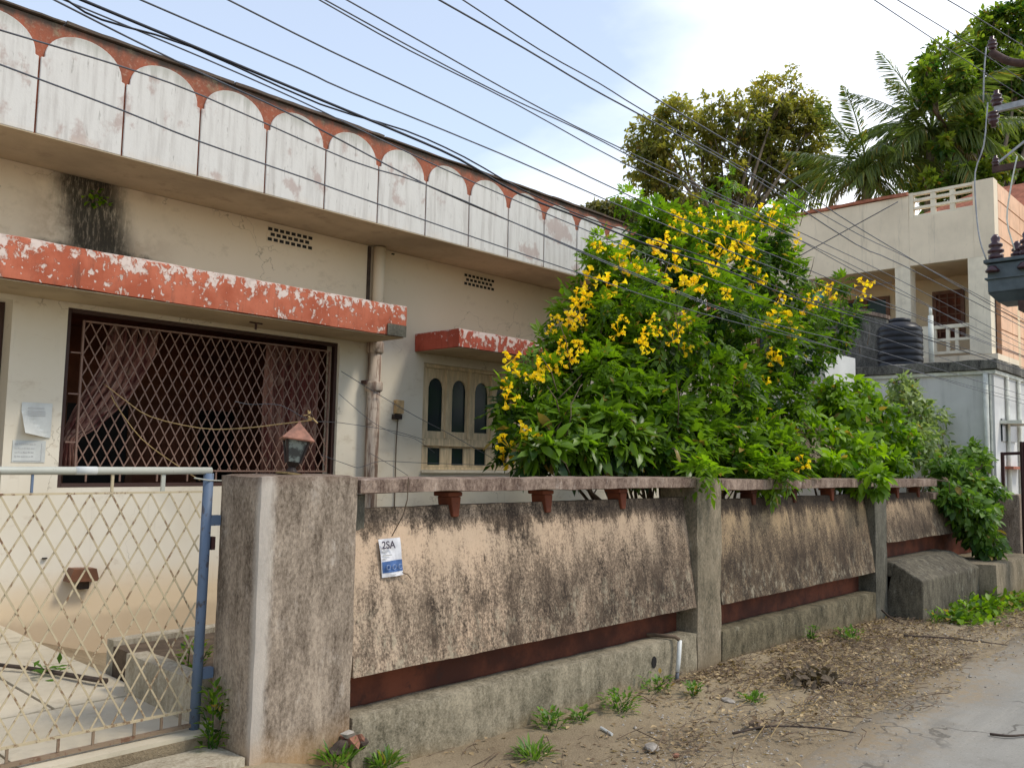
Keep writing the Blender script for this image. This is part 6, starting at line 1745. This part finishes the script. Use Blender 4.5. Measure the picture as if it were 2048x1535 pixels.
def frond(L, droop, seed, mat='palm_leaf'):
    r = np.random.default_rng(seed)
    n = 58
    t = np.linspace(0.06, 1, n)
    ang = 0.15 + droop * t ** 1.25
    xs = np.cumsum(np.cos(ang)) / n * L
    zs = -np.cumsum(np.sin(ang)) / n * L
    P = np.stack([xs, np.zeros(n), zs], 1)
    tang = unit(np.gradient(P, axis=0))
    V, Fc, T, off = [], [], [], 0
    for sg in (-1, 1):
        base = P
        d = tang * 0.7 + np.array([0, sg, 0]) * 0.8 + np.array([0, 0, -0.85]) + r.normal(size=(n, 3)) * 0.12
        ll = L * 0.26 * np.sin(np.pi * np.clip(t * 0.86 + 0.12, 0, 1)) ** 0.7 * (0.85 + 0.3 * r.random(n))
        up = np.tile([0, 0, 1.0], (n, 1)) + r.normal(size=(n, 3)) * 0.1
        v, f, tt = leaves(base, d, up, ll, np.full(n, 0.055), np.clip(0.5 + r.normal(size=n) * 0.25, 0, 1), True)
        V.append(v); Fc.append(f + off); T.append(tt); off += len(v)
    # midrib as a thin three-sided strip
    for i in range(n - 1):
        w0, w1 = 0.045 * (1 - t[i]) + 0.01, 0.045 * (1 - t[i + 1]) + 0.01
        v = np.array([P[i] + [0, w0, 0], P[i] - [0, w0, 0], P[i] + [0, 0, w0], P[i + 1] + [0, w1, 0], P[i + 1] - [0, w1, 0], P[i + 1] + [0, 0, w1]])
        f = np.array([[0, 2, 3], [2, 5, 3], [2, 1, 5], [1, 4, 5], [0, 3, 1], [1, 3, 4]]) + off
        V.append(v); Fc.append(f); T.append(np.full(6, 0.9)); off += 6
    return arr_mesh('frond', np.concatenate(V), np.concatenate(Fc), mat, np.concatenate(T))
fr = [frond(4.4, 0.75, 1), frond(4.2, 1.15, 2), frond(3.9, 1.6, 3), frond(4.5, 0.45, 4)]
fold = frond(4.0, 1.3, 5, 'old_palm_leaf')
def palm(label, c, base, seed, s=1.0, extra=()):
    t = thing('coconut_palm', label, 'palm', group='coconut palms behind the neighbour house')
    rr = random.Random(seed)
    c = Vector(c)
    MB().tube(catenary([Vector(base), Vector(base).lerp(c, .5) + Vector((.3, .2, 0)), c], 6), 0.20, 10, 0.13).build('trunk', 'palm_bark', t, smooth=True)
    k = 0
    for ring, (cnt, pitch) in enumerate(((7, -62), (9, -36), (8, -10), (4, 14))):
        for i in range(cnt):
            az = 2 * math.pi * (i + 0.5 * ring) / cnt + rr.uniform(-.25, .25)
            o = link('frond', fr[(k + ring) % 4] if ring < 3 or rr.random() < .6 else fold, t)
            o.location = c
            o.rotation_euler = (rr.uniform(-.3, .3), math.radians(pitch + rr.uniform(-9, 9)), az)
            q = s * rr.uniform(0.85, 1.1)
            o.scale = (q, q, q)
            k += 1
    ct = MB()
    for i in range(7):
        a = i * 0.9
        ct.lathe([(0.02, 0), (0.11, 0.05), (0.13, 0.12), (0.08, 0.22), (0.01, 0.26)], (c.x + 0.28 * math.cos(a), c.y + 0.28 * math.sin(a), c.z - 0.45 - 0.05 * (i % 3)), 8)
    ct.build('coconuts', 'old_palm_leaf', t, smooth=True)
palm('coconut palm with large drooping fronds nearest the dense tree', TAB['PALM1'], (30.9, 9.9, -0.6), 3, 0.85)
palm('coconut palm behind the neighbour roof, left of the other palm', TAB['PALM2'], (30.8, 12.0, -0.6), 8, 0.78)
